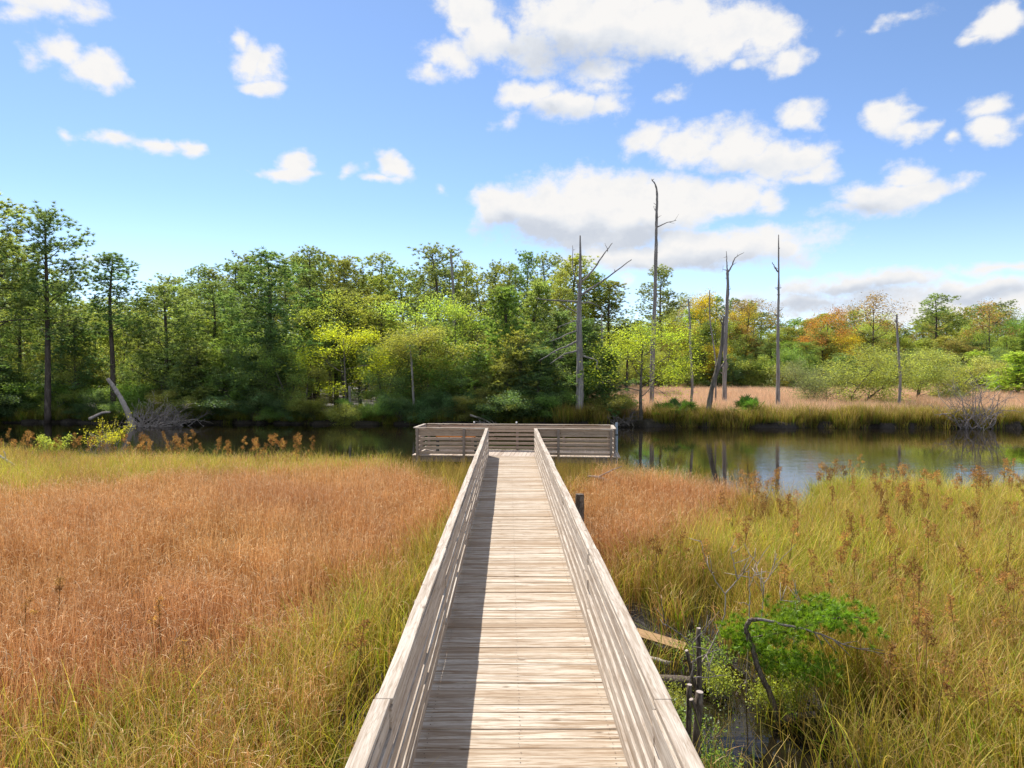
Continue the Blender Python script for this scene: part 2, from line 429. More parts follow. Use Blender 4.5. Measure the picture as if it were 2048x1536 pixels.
# ------------------------------------------------------------------ dock platform across the end
A = Vector((-3.30, 24.86, 0)); B_ = Vector((3.60, 24.20, 0))
plat = thing('dock_platform', 'wide railed timber dock platform across the end of the boardwalk', 'dock', A, math.atan2(B_.y-A.y, B_.x-A.x))
PW, PD = (B_-A).length, 1.80
mb = MB(); x = -.14
while x < PW+.14:
    mb.box(x, x+.138, -.06+rng.uniform(-.01, .01), PD+.12, DZ-.036, DZ+rng.uniform(-.003, .005), .001); x += .144
mb.build('decking', M['deck_platform'], plat, bevel=.004)
mb = MB()
for y in (-.02, PD/2, PD): mb = MB(); mb.box(-.12, PW+.12, y, y+.04, DZ-.23, DZ-.04); mb.build('joist', M['post'], plat)
def prail(p, q, out, gap=None, posts=()):
    """railing from p to q (platform coordinates), slats on the inside; gap = (from, to) left open"""
    root = bpy.data.objects.new('railing', None); COL.objects.link(root); root.parent = plat
    p = np.array([*p, 0.]); q = np.array([*q, 0.]); Lr = np.linalg.norm(q-p); ax = (q-p)/Lr; ou = np.array([*out, 0.]); up = np.array([0, 0, 1.])
    spans = [(0, Lr)] if gap is None else [(0, gap[0]), (gap[1], Lr)]
    for k in range(6):
        h = .135 if k == 5 else .092
        zc = DZ+.045+k*.160+h/2 if k < 5 else DZ+.955-.019-h/2-.018
        for a, b in spans:
            cuts = [a]+[c for c in np.arange(a+rng.uniform(1.7, 2.6), b-.8, 2.4)]+[b]
            for c0, c1 in zip(cuts[:-1], cuts[1:]):
                mb = MB(); mb.obox(p+ax*(c0+c1)/2+ou*.018+up*(zc+rng.normal(0, .004)), ax, ou, up, (c1-c0)/2-.002, .017, h/2, .003)
                mb.build('top_board' if k == 5 else 'slat', M['rail_platform'] if abs(ax[0]) > .5 else M['rail'], root, bevel=.003)
    for a, b in spans:
        mb = MB(); mb.obox(p+ax*(a+b)/2+ou*.060+up*(DZ+.959), ax, ou, up, (b-a)/2, .056, .019)
        mb.build('cap_rail', M['deck'] if abs(ax[0]) > .5 else M['rail'], root, bevel=.005)
    pr = None
    for t in posts:
        if pr is None:
            mb = MB(); mb.box(-.044, .044, -.044, .044, -.7, DZ+.936)
            pr = mb.build('post', M['post'], root, bevel=.004); o = pr
        else:
            o = pr.copy(); COL.objects.link(o); o.parent = root
        o.location = tuple(p+ax*t+ou*.082)
    return root
gapc = (0.085+3.30)/math.cos(plat.rotation_euler.z)
prail((0, 0), (PW, 0), (0, -1), (gapc-.80, gapc+.80), (.06, 1.73, gapc-.95+.06, gapc+.93, 5.05, PW-.06))['label'] = 'near railing of the dock, open where the boardwalk enters'
prail((0, PD), (PW, PD), (0, 1), None, (.06, 1.75, 3.45, 5.2, PW-.06))['label'] = 'far railing of the dock above the water'
prail((.0, .04), (.0, PD-.04), (-1, 0), None, (.9,))['label'] = 'short end railing of the dock on the left'
prail((PW, .04), (PW, PD-.04), (1, 0), None, (.9,))['label'] = 'short end railing of the dock on the right'

bench = thing('bench', 'low orange slatted bench with dark green legs on the dock platform', 'bench', A+Vector((.62, .80, DZ)), plat.rotation_euler.z)
mb = MB()
for k in range(3): mb.box(0, 1.46, .06+k*.115, .06+k*.115+.095, .435, .47)
mb.build('seat', M['bench'], bench, bevel=.006)
mb = MB()
for k in range(2): mb.box(0, 1.46, -.02-k*.015, .015-k*.015, .56+k*.12, .65+k*.12)
mb.build('backrest', M['bench'], bench, bevel=.006)
for x in (.0, .47, .94, 1.41):
    if x in (.0, 1.41):
        mb = MB(); xa = x+.0; mb.box(xa, xa+.05, .05, .09, 0, .43); mb.box(xa, xa+.05, .34, .38, 0, .43); mb.box(xa, xa+.05, .05, .40, .40, .434)
        mb.box(xa, xa+.05, .017, .05, .40, .76)
        mb.build('leg', M['bench_frame'], bench, bevel=.004)
    else:
        mb = MB(); mb.box(x, x+.04, .018, .05, .40, .77); mb.box(x, x+.04, .05, .40, .40, .433); mb.build('bracket', M['bench_frame'], bench, bevel=.003)

for px, lab in ((948, 'small white knob on the far dock rail, left of the boardwalk'), (1033, 'small white knob on the far dock rail, straight beyond the boardwalk')):
    Yk = 26.45; k = at(px, 847, Yk)
    t = thing('rail_light', lab, 'light', (k.x, A.y+PD+.06+(k.x-A.x)*math.tan(plat.rotation_euler.z)+.0, DZ+.978), 0, 'white knobs on the far dock rail')
    mb = MB(); mb.tube([(0, 0, 0), (0, 0, .05)], .012, 8); mb.build('stem', M['pipe'], t)
    mb = MB(); mb.tube([(0, 0, .04), (0, 0, .052), (0, 0, .075), (0, 0, .088)], [.026, .036, .036, .018], 12); mb.build('cap', M['white'], t, True)

t = thing('mooring_pole', 'blue grey mooring pole standing at the right end of the dock', 'pole', (3.95, 25.65, 0))
mb = MB(); mb.tube([(0, 0, -.6), (0, 0, 2.02)], .045, 14); mb.build('pole', M['pipe'], t, bevel=.006)
mb = MB(); mb.tube([(0, 0, 1.55), (0, 0, 1.60)], .055, 14); mb.build('band', M['bench_frame'], t)

# ------------------------------------------------------------------ grasses
OBJCOL = (.40, .44, .13)
def blades(base, Lr, wid, lean, bend, pw=1.6, nseg=4, cols=None, colvar=.25, az=None, width_tip=.12):
    base = np.asarray(base, float); n = len(base)
    Ls = rng.uniform(*Lr, n); w = rng.uniform(*wid, n); az = rng.uniform(0, 2*np.pi, n) if az is None else az
    l0 = np.radians(rng.uniform(*lean, n)); bd = np.radians(rng.uniform(*bend, n))
    D = np.stack([np.cos(az), np.sin(az), 0*az], -1)
    tw = az+np.pi/2+rng.normal(0, .6, n); S = np.stack([np.cos(tw), np.sin(tw), 0*tw], -1)
    P = base.copy(); V = np.zeros((n, nseg+1, 2, 3)); C = np.zeros((n, nseg+1, 2, 3))
    ci = rng.integers(0, len(cols), n); ck = np.array(cols)[ci]          # (n, 3 stops, 3)
    br = rng.uniform(1-colvar, 1+colvar, (n, 1))
    for i in range(nseg+1):
        t = i/nseg
        ww = w*(1-(1-width_tip)*t**1.5)*.5
        V[:, i, 0] = P-S*ww[:, None]; V[:, i, 1] = P+S*ww[:, None]
        c = ck[:, 0]*(1-2*t)+ck[:, 1]*2*t if t < .5 else ck[:, 1]*(2-2*t)+ck[:, 2]*(2*t-1)
        C[:, i, 0] = C[:, i, 1] = c*br
        th = l0+bd*((t+.5/nseg)**pw)
        P = P+(D*np.sin(th)[:, None]+np.array([0, 0, 1.])*np.cos(th)[:, None])*(Ls/nseg)[:, None]
    b0 = np.arange(n)[:, None]*(nseg+1)*2+np.arange(nseg)[None]*2
    F = np.stack([b0, b0+1, b0+3, b0+2], -1).reshape(-1, 4)
    return V.reshape(-1, 3), F, C.reshape(-1, 3), V[:, -1].mean(1), az
def joinp(*parts):
    V, F, C, n = [], [], [], 0
    for v, f, c in parts: V.append(v); F.append(f+n); C.append(c); n += len(v)
    return np.concatenate(V), np.concatenate(F), np.concatenate(C)
def disk(n, r, r_pow=.5):
    a = rng.uniform(0, 2*np.pi, n); q = r*rng.uniform(0, 1, n)**r_pow
    return np.stack([q*np.cos(a), q*np.sin(a), np.zeros(n)], -1)

REED = [[(.34, .165, .06), (.60, .30, .108), (.66, .36, .15)], [(.40, .20, .075), (.68, .37, .145), (.74, .43, .19)], [(.26, .12, .03), (.46, .20, .05), (.54, .25, .075)]]
PALE = [[(.62, .38, .16), (.78, .56, .31), (.80, .62, .40)], [(.56, .29, .10), (.66, .38, .16), (.70, .45, .22)], [(.56, .25, .08), (.60, .29, .10), (.62, .32, .12)]]
SEDGE = [[(.12, .15, .012), (.37, .37, .02), (.54, .44, .06)], [(.16, .18, .012), (.50, .44, .03), (.74, .56, .12)], [(.18, .16, .018), (.54, .37, .04), (.76, .55, .20)],
         [(.08, .16, .012), (.24, .37, .018), (.42, .47, .035)], [(.24, .17, .02), (.56, .36, .07), (.72, .50, .19)], [(.16, .11, .02), (.40, .25, .06), (.62, .42, .18)]]
FRESH = [[(.10, .18, .012), (.32, .40, .02), (.50, .50, .05)], [(.14, .21, .012), (.46, .48, .03), (.64, .58, .08)], [(.14, .17, .02), (.50, .42, .035), (.68, .52, .10)]]
OLIVE = [[(.08, .10, .015), (.22, .21, .02), (.38, .28, .05)], [(.10, .12, .015), (.30, .26, .025), (.48, .33, .07)], [(.12, .10, .02), (.36, .23, .045), (.50, .32, .09)]]

def reed_clump(n=46, r=.36):
    b = disk(n, r)
    v, f, c, tips, az = blades(b, (.70, 1.06), (.0045, .0075), (0, 6), (2, 16), 1.5, 4, REED, .22, width_tip=.5)
    k = rng.random(n) < .50
    v2, f2, c2, _, _ = blades(tips[k], (.09, .22), (.005, .0085), (15, 60), (40, 110), 1.0, 3, PALE, .15, az[k]+rng.normal(0, .5, k.sum()))
    hb = b[rng.random(n) < .5].copy(); hb[:, 2] = rng.uniform(.25, .75, len(hb))
    v3, f3, c3, _, _ = blades(hb, (.14, .30), (.004, .007), (15, 50), (10, 60), 1.0, 3, REED+PALE[2:], .25)
    return joinp((v, f, c), (v2, f2, c2), (v3, f3, c3))
def sedge_clump(n=42, r=.34, pal=SEDGE, Lr=(.75, 1.35), bend=(20, 105), wid=(.008, .0145)):
    v, f, c, tips, az = blades(disk(n, r), Lr, wid, (0, 14), bend, 2.0, 6, pal, .28)
    return v, f, c
def make_clumps(name, fn, k, mat):
    c = bpy.data.collections.new(name)            # library of clumps, not linked to the scene
    for i in range(k):
        V, F, Cc = fn()
        o = bpy.data.objects.new('%s_%02d' % (name, i), mesh_from(name, V, F, mat, False, Cc)); c.objects.link(o)
    return c
def scatter(name, label, coll, pts, rot, scale, var, tint, mat):
    """ONE object: clumps set on points by a geometry-nodes modifier"""
    me = bpy.data.meshes.new(name); n = len(pts)
    me.vertices.add(n); me.vertices.foreach_set('co', np.asarray(pts, np.float32).ravel())
    a = me.attributes.new('rot', 'FLOAT_VECTOR', 'POINT'); a.data.foreach_set('vector', np.asarray(rot, np.float32).ravel())
    a = me.attributes.new('scl', 'FLOAT_VECTOR', 'POINT'); a.data.foreach_set('vector', np.asarray(scale, np.float32).ravel())
    a = me.attributes.new('var', 'INT', 'POINT'); a.data.foreach_set('value', np.asarray(var, np.int32))
    tc = np.ones((n, 4), np.float32); tc[:, :3] = tint
    a = me.attributes.new('tint', 'FLOAT_COLOR', 'POINT'); a.data.foreach_set('color', tc.ravel())
    me.materials.append(mat)
    o = link(name, me)
    ng = bpy.data.node_groups.new(name, 'GeometryNodeTree')
    ng.interface.new_socket('Geometry', in_out='INPUT', socket_type='NodeSocketGeometry')
    ng.interface.new_socket('Geometry', in_out='OUTPUT', socket_type='NodeSocketGeometry')
    gi = ng.nodes.new('NodeGroupInput'); go = ng.nodes.new('NodeGroupOutput')
    ci = ng.nodes.new('GeometryNodeCollectionInfo'); ci.inputs['Collection'].default_value = coll
    ci.inputs['Separate Children'].default_value = True; ci.inputs['Reset Children'].default_value = True
    ip = ng.nodes.new('GeometryNodeInstanceOnPoints'); ip.inputs['Pick Instance'].default_value = True
    def attr(nm, ty):
        q = ng.nodes.new('GeometryNodeInputNamedAttribute'); q.data_type = ty; q.inputs['Name'].default_value = nm; return q.outputs['Attribute']
    ng.links.new(gi.outputs[0], ip.inputs['Points']); ng.links.new(ci.outputs[0], ip.inputs['Instance'])
    ng.links.new(attr('var', 'INT'), ip.inputs['Instance Index']); ng.links.new(attr('rot', 'FLOAT_VECTOR'), ip.inputs['Rotation'])
    ng.links.new(attr('scl', 'FLOAT_VECTOR'), ip.inputs['Scale']); ng.links.new(ip.outputs[0], go.inputs[0])
    md = o.modifiers.new('clumps', 'NODES'); md.node_group = ng
    o.color = (*OBJCOL, 1)
    return tag(o, label, kind='stuff')

C_REED = make_clumps('reed_clump', reed_clump, 8, M['grass'])
C_SEDGE = make_clumps('sedge_clump', sedge_clump, 8, M['grass'])
C_FRESH = make_clumps('fresh_clump', lambda: sedge_clump(44, .30, FRESH, (.7, 1.25), (15, 95)), 5, M['grass'])
C_OLIVE = make_clumps('olive_clump', lambda: sedge_clump(46, .32, OLIVE, (.7, 1.2), (8, 70), (.006, .010)), 5, M['grass'])
C_BANK = make_clumps('bank_clump', lambda: sedge_clump(70, .7, SEDGE+OLIVE, (.9, 1.6), (15, 80), (.018, .034)), 6, M['grass'])
def far_reed():
    v, f, c, _, _ = blades(disk(90, .8), (.7, 1.25), (.018, .036), (0, 10), (5, 40), 1.5, 3, [[(.44, .27, .13), (.76, .51, .28), (.84, .61, .38)], [(.40, .25, .11), (.68, .45, .23), (.80, .58, .36)]], .25)
    return v, f, c
C_FARREED = make_clumps('far_reed_clump', far_reed, 5, M['grass'])

# which grass grows where: boundaries of the brown stand, as on the marsh
def lerp_y(x, tab): t = np.array(tab, float); return np.interp(x, t[:, 0], t[:, 1])
def brown_w(x, y):
    """1 where the brown reeds stand, 0 where the green sedge stands"""
    lo = lerp_y(x, [(-40, 4.6), (-8, 5.1), (-4.6, 6.0), (-3.2, 7.9), (-2.2, 10.8), (-1.5, 14.6), (-1.1, 17.5)])
    hi = lerp_y(x, [(-40, 16), (-16, 17.6), (-12, 19.0), (-8, 21.2), (-5.5, 22.6), (-3.6, 22.0), (-2.6, 20.0), (-1.6, 18.2), (-1.1, 17.6)])
    wl = sm((y-lo)/1.8+.5+.7*wob(x, y, .8))*sm((hi-y)/1.0+.5+.5*wob(x, y, .9))
    lo2 = lerp_y(x, [(1, 13.2), (1.6, 11.4), (2.2, 11.8), (3.4, 13.4), (4.4, 15.0), (5.2, 16.6), (6.2, 18.5)])
    hi2 = lerp_y(x, [(1, 17.4), (1.8, 18.8), (2.6, 20.4), (3.4, 20.9), (5, 20.4), (6.2, 19.5)])
    wr = sm((y-lo2)/1.6+.5+.7*wob(x, y, 1.1))*sm((hi2-y)/.8+.5+.5*wob(x, y, 1.2))
    return np.where(x < 0, wl, np.where(x < 6.2, wr, 0))
dens = 13.0
x0, x1, y0, y1 = -30, 27, 2.0, 30
n = int((x1-x0)*(y1-y0)*dens)
px_, py_ = rng.uniform(x0, x1, n), rng.uniform(y0, y1, n)
ok = (np.abs(px_) < .80*py_+3.5)
ok &= (py_ < near_y(px_)+.35*wob(px_, py_, .9)-.1)
ok &= ~((px_ > -1.10) & (px_ < 1.28) & (py_ < 24.6))
ok &= ~((px_ > -3.7) & (px_ < 4.0) & (py_ > 24.45))
pd = pool_d(px_, py_)
ok &= (pd > .95) | (rng.random(n) < .10)
px_, py_ = px_[ok], py_[ok]; n = len(px_)
gzv = ground_z(px_, py_)
bwt = brown_w(px_, py_); isb = rng.random(n) < bwt
shore = near_y(px_)-py_
fresh = (~isb) & (((np.abs(px_-10.3) < 2.0) & (shore < 2.2)) | ((px_ < -9) & (shore > 3.0) & (shore < 9.5) & (wob(px_, py_, .6) > -.1)) | ((px_ < -4) & (shore < 2.6) & (wob(px_, py_, .7) > .15)))
olive = (~isb) & ((np.abs(px_) < 4.4) & (py_ > 18.5+1.2*np.abs(px_)*.5) | ((px_ > 1) & (px_ < 4.2) & (py_ < 11.5) & (pool_d(px_, py_) < 1.9) & (rng.random(n) < .6)))
def rots(n, tilt=.11, az=True): return np.stack([rng.normal(0, tilt, n), rng.normal(0, tilt, n), rng.uniform(0, 6.28, n)], -1)
def put(name, label, coll, sel, sc0, sc1, hv=None, tint=(1, 1, 1), tv=.18, nvar=8, drift=0):
    k = sel.sum(); s = rng.uniform(sc0, sc1, k)
    hs = s*(1+.14*wob(px_[sel], py_[sel], .45)) if hv is None else s*hv
    hs = hs*(1-.45*sm((1.2-shore[sel])/1.2)*(np.abs(px_[sel]) > 4.6))*(1-.28*sm((1.7-pool_d(px_[sel], py_[sel]))/.7))
    t = np.array(tint)[None]*rng.uniform(1-tv, 1+tv, (k, 1))*(1+drift*wob(px_[sel], py_[sel], .55)[:, None]*np.array([[.6, 1.0, .6]]))
    return scatter(name, label, coll, np.stack([px_[sel], py_[sel], gzv[sel]-.02], -1), rots(k), np.stack([s, s, hs], -1), rng.integers(0, nvar, k), t, M['grass'])
put('brown_reeds', 'dense rust brown reeds with pale curled tips beside the boardwalk', C_REED, isb, .9, 1.12, tv=.2, drift=.16)
put('sedge', 'yellow green arching marsh sedge on both sides of the boardwalk', C_SEDGE, (~isb) & ~fresh & ~olive, .80, 1.08, tint=(.96, .985, .76), tv=.28, drift=.30)
put('fresh_grass', 'fresh bright green marsh grass near the water edge', C_FRESH, fresh, .85, 1.1, nvar=5, drift=.2)
put('olive_grass', 'dull olive grass in front of the dock', C_OLIVE, olive, .80, 1.05, nvar=5, drift=.2)
# a thin mix of dead stalks through the sedge
mixd = (~isb) & ~olive & (rng.random(n) < np.where(px_ < -1.8, .60, .14))
put('dead_reeds', 'thin scattering of dead brown reeds among the green sedge', C_REED, mixd, .8, 1.0)

# far bank and far marsh
k = 2600; bx = rng.uniform(3.5, 62, k); by = far_y(bx)+.15+np.abs(rng.normal(0, 1.6, k))
keep = ~((np.abs(bx-8.6) < 2.0) & (by-far_y(bx) < 1.6)) & (rng.random(k) < .85*sm(.75+.8*wob(bx, by*.5, 1.6)))
bx, by = bx[keep], by[keep]; k = len(bx); s = rng.uniform(.40, .95, k)*(1+.4*wob(bx, by, .8))
scatter('bank_grass', 'olive and yellow tufts of grass along the far right bank', C_BANK, np.stack([bx, by, ground_z(bx, by)-.03], -1), rots(k, .12), np.stack([s, s, s], -1), rng.integers(0, 6, k),
        np.array([[.80, .80, .85]])*rng.uniform(.55, 1.35, (k, 1)), M['grass'])
k = 700; bx = rng.uniform(-45, 4.5, k); by = far_y(bx)+.5+np.abs(rng.normal(0, 1.6, k)); s = rng.uniform(.3, .75, k)
scatter('bank_undergrowth', 'low shaded grass under the trees on the far left bank', C_BANK, np.stack([bx, by, ground_z(bx, by)-.03], -1), rots(k, .12), np.stack([s, s, s], -1), rng.integers(0, 6, k),
        np.array([[.7, .85, .7]])*rng.uniform(.6, 1.2, (k, 1)), M['grass'])
k = 9500; by = rng.uniform(50, 128, k); bx = rng.uniform(5, 118, k)
ok = (by > far_y(bx)+2.0) & (bx > .1*by) & (bx < .80*by+6); bx, by = bx[ok], by[ok]; k = len(bx); s = rng.uniform(.8, 1.15, k)
scatter('far_reeds', 'pinkish tan reed meadow beyond the far right bank', C_FARREED, np.stack([bx, by, ground_z(bx, by)-.03], -1), rots(k, .08), np.stack([s, s, s], -1), rng.integers(0, 5, k),
        np.array([[1.05, .98, 1.0]])*rng.uniform(.85, 1.15, (k, 1)), M['grass'])

# brown-headed stalks: things of their own
def seed_head_mesh(i):
    V, F, n = [], [], 0
    nc = rng.integers(3, 6); L0 = rng.uniform(.14, .30)
    cs = []
    for j in range(nc):
        t = j/(nc-1); c = np.array([rng.normal(0, .022+.02*(1-t)), rng.normal(0, .022+.02*(1-t)), -L0*(1-t)]); q = rng.uniform(.030, .055)
        cs.append((c, q))
    pts = []
    for c, q in cs:
        k = 80; d = rng.normal(0, 1, (k, 3)); d /= np.linalg.norm(d, axis=1)[:, None]
        p = c+d*q*rng.uniform(.35, 1.05, (k, 1)); e = d*.020+rng.normal(0, .008, (k, 3)); s_ = np.cross(d, rng.normal(0, 1, (k, 3))); s_ /= np.linalg.norm(s_, axis=1)[:, None]+1e-6
        V.append(np.stack([p-s_*.0055, p+s_*.0055, p+e], 1).reshape(-1, 3)); F.append(np.arange(k*3).reshape(-1, 3)+n); n += 3*k
    return mesh_from('seed_head', np.concatenate(V), np.concatenate(F), M['seed'])
m, nt, out = new_mat('sedge_stem'); a = noise(nt, objco(nt, (8, 8, 1)), 2, 3)
principled(nt, out, ramp(nt, a, [(.3, (.16, .12, .03)), (.7, (.34, .20, .07))]), .7, .2); M['stem'] = m
SEEDS = [seed_head_mesh(i) for i in range(6)]
def stem_mesh():
    mb = MB(); p = bez([(0, 0, 0), (rng.normal(0, .03), rng.normal(0, .03), .6), (0, 0, 1.3)], 4); mb.tube(p, taper(len(p), .006, .0035), 4)
    for j in range(3):
        z = rng.uniform(.3, .9); a = rng.uniform(0, 6.28); q = [np.array([0, 0, z])+np.array([math.cos(a)*r_, math.sin(a)*r_, h_]) for r_, h_ in ((0, 0), (.10, .16), (.26, .14))]
        mb.tube(bez(q, 3), taper(7, .005, .0015), 3)
    return mb.mesh('stem', M['stem'])
STEMS = [stem_mesh() for i in range(4)]
def stalk(x, y, h, label, group):
    z = gz(x, y); i = rng.integers(0, 6); lx, ly = rng.normal(0, .05, 2)
    t = thing('seed_stalk', label, 'stalk', (x, y, z), rng.uniform(0, 6.28), group)
    t.rotation_euler = (lx, ly, rng.uniform(0, 6.28)); t.scale = (1, 1, 1)
    s = link('stem', STEMS[rng.integers(0, 4)], t, scale=(1.2, 1.2, h/1.3))
    e = rng.uniform(.85, 1.35)*(1 if y < 14 else 1.2)
    sh = link('seed_head', SEEDS[i], t, loc=(0, 0, h), rot=(0, 0, rng.uniform(0, 6.28)), scale=(e, e, e))
    q = rng.uniform(.7, 1.5); sh.color = (.33*q, .18*q, .082*q, 1)
cnt = 0
while cnt < 135:
    yy = 5.5+15.5*rng.random()**.8; xx = rng.uniform(1.6, .78*yy)
    if yy > near_y(xx)-.4 or pool_d(xx, yy) < 1.25 or brown_w(np.array(xx), np.array(yy)) > .4: continue
    if rng.random() > .25+.75*min(1, xx/(.45*yy)): continue
    stalk(xx, yy, rng.uniform(1.02, 1.38), 'brown seed-headed stalk in the yellow green sedge right of the boardwalk', 'seed-headed stalks in the right-hand sedge'); cnt += 1
for k in range(85):
    xx = rng.uniform(-21, -6.5); yy = near_y(xx)-abs(rng.normal(.2, .8))-.2
    stalk(xx, float(yy), rng.uniform(.95, 1.6), 'rusty seed-headed stalk at the water edge beyond the brown reeds', 'seed-headed stalks along the left shoreline')
for (px, py, Y, lab) in ((100, 1195, 9.2, 'tall dark seed-headed stalk standing alone above the brown reeds, tallest on the left'), (45, 1260, 8.2, 'short dark seed-headed stalk in the brown reeds nearest the left edge'),
                         (335, 1245, 8.3, 'dark seed-headed stalk standing in the middle of the brown reeds'), (372, 1335, 7.0, 'bushy brown seed-headed stalk where brown reeds meet green sedge'),
                         (716, 1290, 7.6, 'brown seed-headed stalk in green sedge close to the left railing')):
    p = at(px, py, Y); stalk(p.x, p.y, max(1.1, p.z-gz(p.x, p.y)), lab, None)
# ------------------------------------------------------------------ trees
def unit(v): return v/(np.linalg.norm(v, axis=-1, keepdims=True)+1e-9)
def rhombs(c, ln, wd, updir=None):
    """leaf-shaped faces at centres c"""
    n = len(c); a = unit(rng.normal(0, 1, (n, 3)))
    if updir is not None: a = unit(a+updir)
    b_ = unit(np.cross(a, rng.normal(0, 1, (n, 3))))
    ln = rng.uniform(.7, 1.25, (n, 1))*ln; wd = rng.uniform(.7, 1.25, (n, 1))*wd
    V = np.stack([c-a*ln*.5, c+b_*wd*.5, c+a*ln*.5, c-b_*wd*.5], 1).reshape(-1, 3)
    return V, np.arange(n*4).reshape(-1, 4)
def tri_needles(c, d, k, ln, wd, spread):
    n = len(c)
    C = np.repeat(c, k, 0); D = unit(np.repeat(d, k, 0)+rng.normal(0, spread, (n*k, 3)))
    S = unit(np.cross(D, rng.normal(0, 1, (n*k, 3)))); l_ = rng.uniform(.65, 1.2, (n*k, 1))*ln
    V = np.stack([C-S*wd*.5, C+S*wd*.5, C+D*l_], 1).reshape(-1, 3)
    return V, np.arange(n*k*3).reshape(-1, 3)

def pine(H=16, base=.45, Rr=3.2, nb=34, puff=.55, dens=1.0, round_=.5, lean=.14, needle=.30, r0=.20, bushy=False, asym=.35):
    tr = MB(); tp = bez([(0, 0, -.4), (rng.normal(0, lean*.4), rng.normal(0, lean*.4), H*.35), (rng.normal(0, lean), rng.normal(0, lean), H*.7), (rng.normal(0, lean), rng.normal(0, lean), H*.97)], 6)
    tr.tube(tp, taper(len(tp), r0, .03, .85), 8)
    zs = tp[:, 2]; C, D = [], []
    sect = rng.uniform(1-asym, 1+asym, 5)
    for i in range(nb):
        t = (i+rng.random())/nb; z = H*(base+(1-base)*t*.98)
        prof = (round_+(1-round_)*min(1, t*2.6))*max(0, 1-t)**.52+.12
        if bushy: prof = (1-t)**.7*.95+.12
        az = i*2.4+rng.normal(0, .5); Lb = Rr*prof*rng.uniform(.6, 1.12)*sect[int((az % 6.283)/6.283*5) % 5]
        o = np.array([np.interp(z, zs, tp[:, 0]), np.interp(z, zs, tp[:, 1]), z])
        up = rng.uniform(-.15, .75)+.6*t
        d = np.array([math.cos(az), math.sin(az), up*.7]); d /= np.linalg.norm(d)
        path = [o]; dd = d.copy()
        for s in range(4):
            dd = dd+rng.normal(0, .13, 3)+np.array([0, 0, .06]); dd /= np.linalg.norm(dd); path.append(path[-1]+dd*Lb/4)
        tr.tube(path, taper(5, max(.025, .055*(1-t*.6)), .012), 4, cap=False)
        ns = max(2, int(round(Lb*1.9)))
        for s in range(ns):
            f = (.35 if not bushy else .2)+.65*(s+rng.random())/ns
            q = np.array([np.interp(f*4, range(5), [p_[j] for p_ in path]) for j in range(3)])
            sd = unit(dd*.5+rng.normal(0, .55, 3)+np.array([0, 0, .25])); sl = Lb*.30*rng.uniform(.4, 1.1)*(1.1-f*.5)
            e = q+sd*sl
            if sl > .4: tr.tube([q, e], [.016, .008], 3, cap=False)
            np_ = max(3, int(9*dens*rng.uniform(.5, 1.3)))
            c = e+np.clip(rng.normal(0, puff*.5, (np_, 3)), -puff*.8, puff*.8)*np.array([1, 1, .95])
            C.append(c); D.append(unit((c-e)*1.2+np.array([0, 0, .45])+sd*.3))
    c = tp[-1]+rng.normal(0, .3, (8, 3)); C.append(c); D.append(np.tile([0, 0, 1.], (8, 1)))
    C = np.concatenate(C); D = np.concatenate(D)
    V, F = tri_needles(C, D, 18, needle*.82, .046, .7)
    return tr.mesh('trunk', M['bark'], True), mesh_from('crown', V, F, M['needle']), H

def broad(H=9, Rr=2.6, base=.22, nl=8, leaf=.11, dens=1.0, r0=.13, openness=.3, multi=1, bark='bark_grey', flat=1.15, trunk_lean=.3):
    tr = MB(); ends = []
    for mstem in range(multi):
        a0 = rng.uniform(0, 6.28); off = .25*(multi > 1)
        o = np.array([math.cos(a0)*off, math.sin(a0)*off, -.3]); tl = trunk_lean*(1 if multi == 1 else 2.4)
        tp = bez([o, o+np.array([rng.normal(0, tl*.3), rng.normal(0, tl*.3), H*.35]), o+np.array([math.cos(a0)*tl*2*(multi > 1)+rng.normal(0, tl), math.sin(a0)*tl*2*(multi > 1)+rng.normal(0, tl), H*.9])], 6)
        tr.tube(tp, taper(len(tp), r0, .02, .8), 7)
        for i in range(nl):
            t = (i+rng.random())/nl; z = H*(base+(.93-base)*t); az = i*2.4+rng.normal(0, .4)
            q = np.array([np.interp(z, tp[:, 2], tp[:, j]) for j in range(3)])
            # reach so that the crown fills an uneven egg
            e = math.sqrt(max(.05, 1-((t-.42)/.68)**2)); Lb = Rr*e*rng.uniform(.6, 1.15)
            grow(tr, q, (math.cos(az), math.sin(az), .35+.5*t), Lb*.62, max(.02, r0*.38*(1-t*.6)), 2, .65, .18, (2, 3), 3, .16, 4, .62, ends, .008)
        ends.append((tp[-1], np.array([0, 0, 1.]), 0)); ends.append((tp[-3], np.array([0, 0, 1.]), 0))
    P = np.array([e_[0] for e_ in ends if e_[2] <= 1]); P = P[P[:, 2] > H*base*.55]
    keep = rng.random(len(P)) > openness*.5; P = P[keep]
    V, F, n = [], [], 0
    per = max(14, int(105*dens))
    q = []
    for p in P:
        k = int(per*rng.uniform(.4, 1.6)); q.append(p+np.clip(rng.normal(0, 1, (k, 3)), -1.7, 1.7)*np.array([.42, .42, .42*flat*.8])*rng.uniform(.6, 1.25)*Rr/2.6)
    q = np.concatenate(q); V, F = rhombs(q, leaf, leaf*.62, np.array([0, 0, .15]))
    return tr.mesh('trunk', M[bark], True), mesh_from('crown', V, F, M['leaf']), H

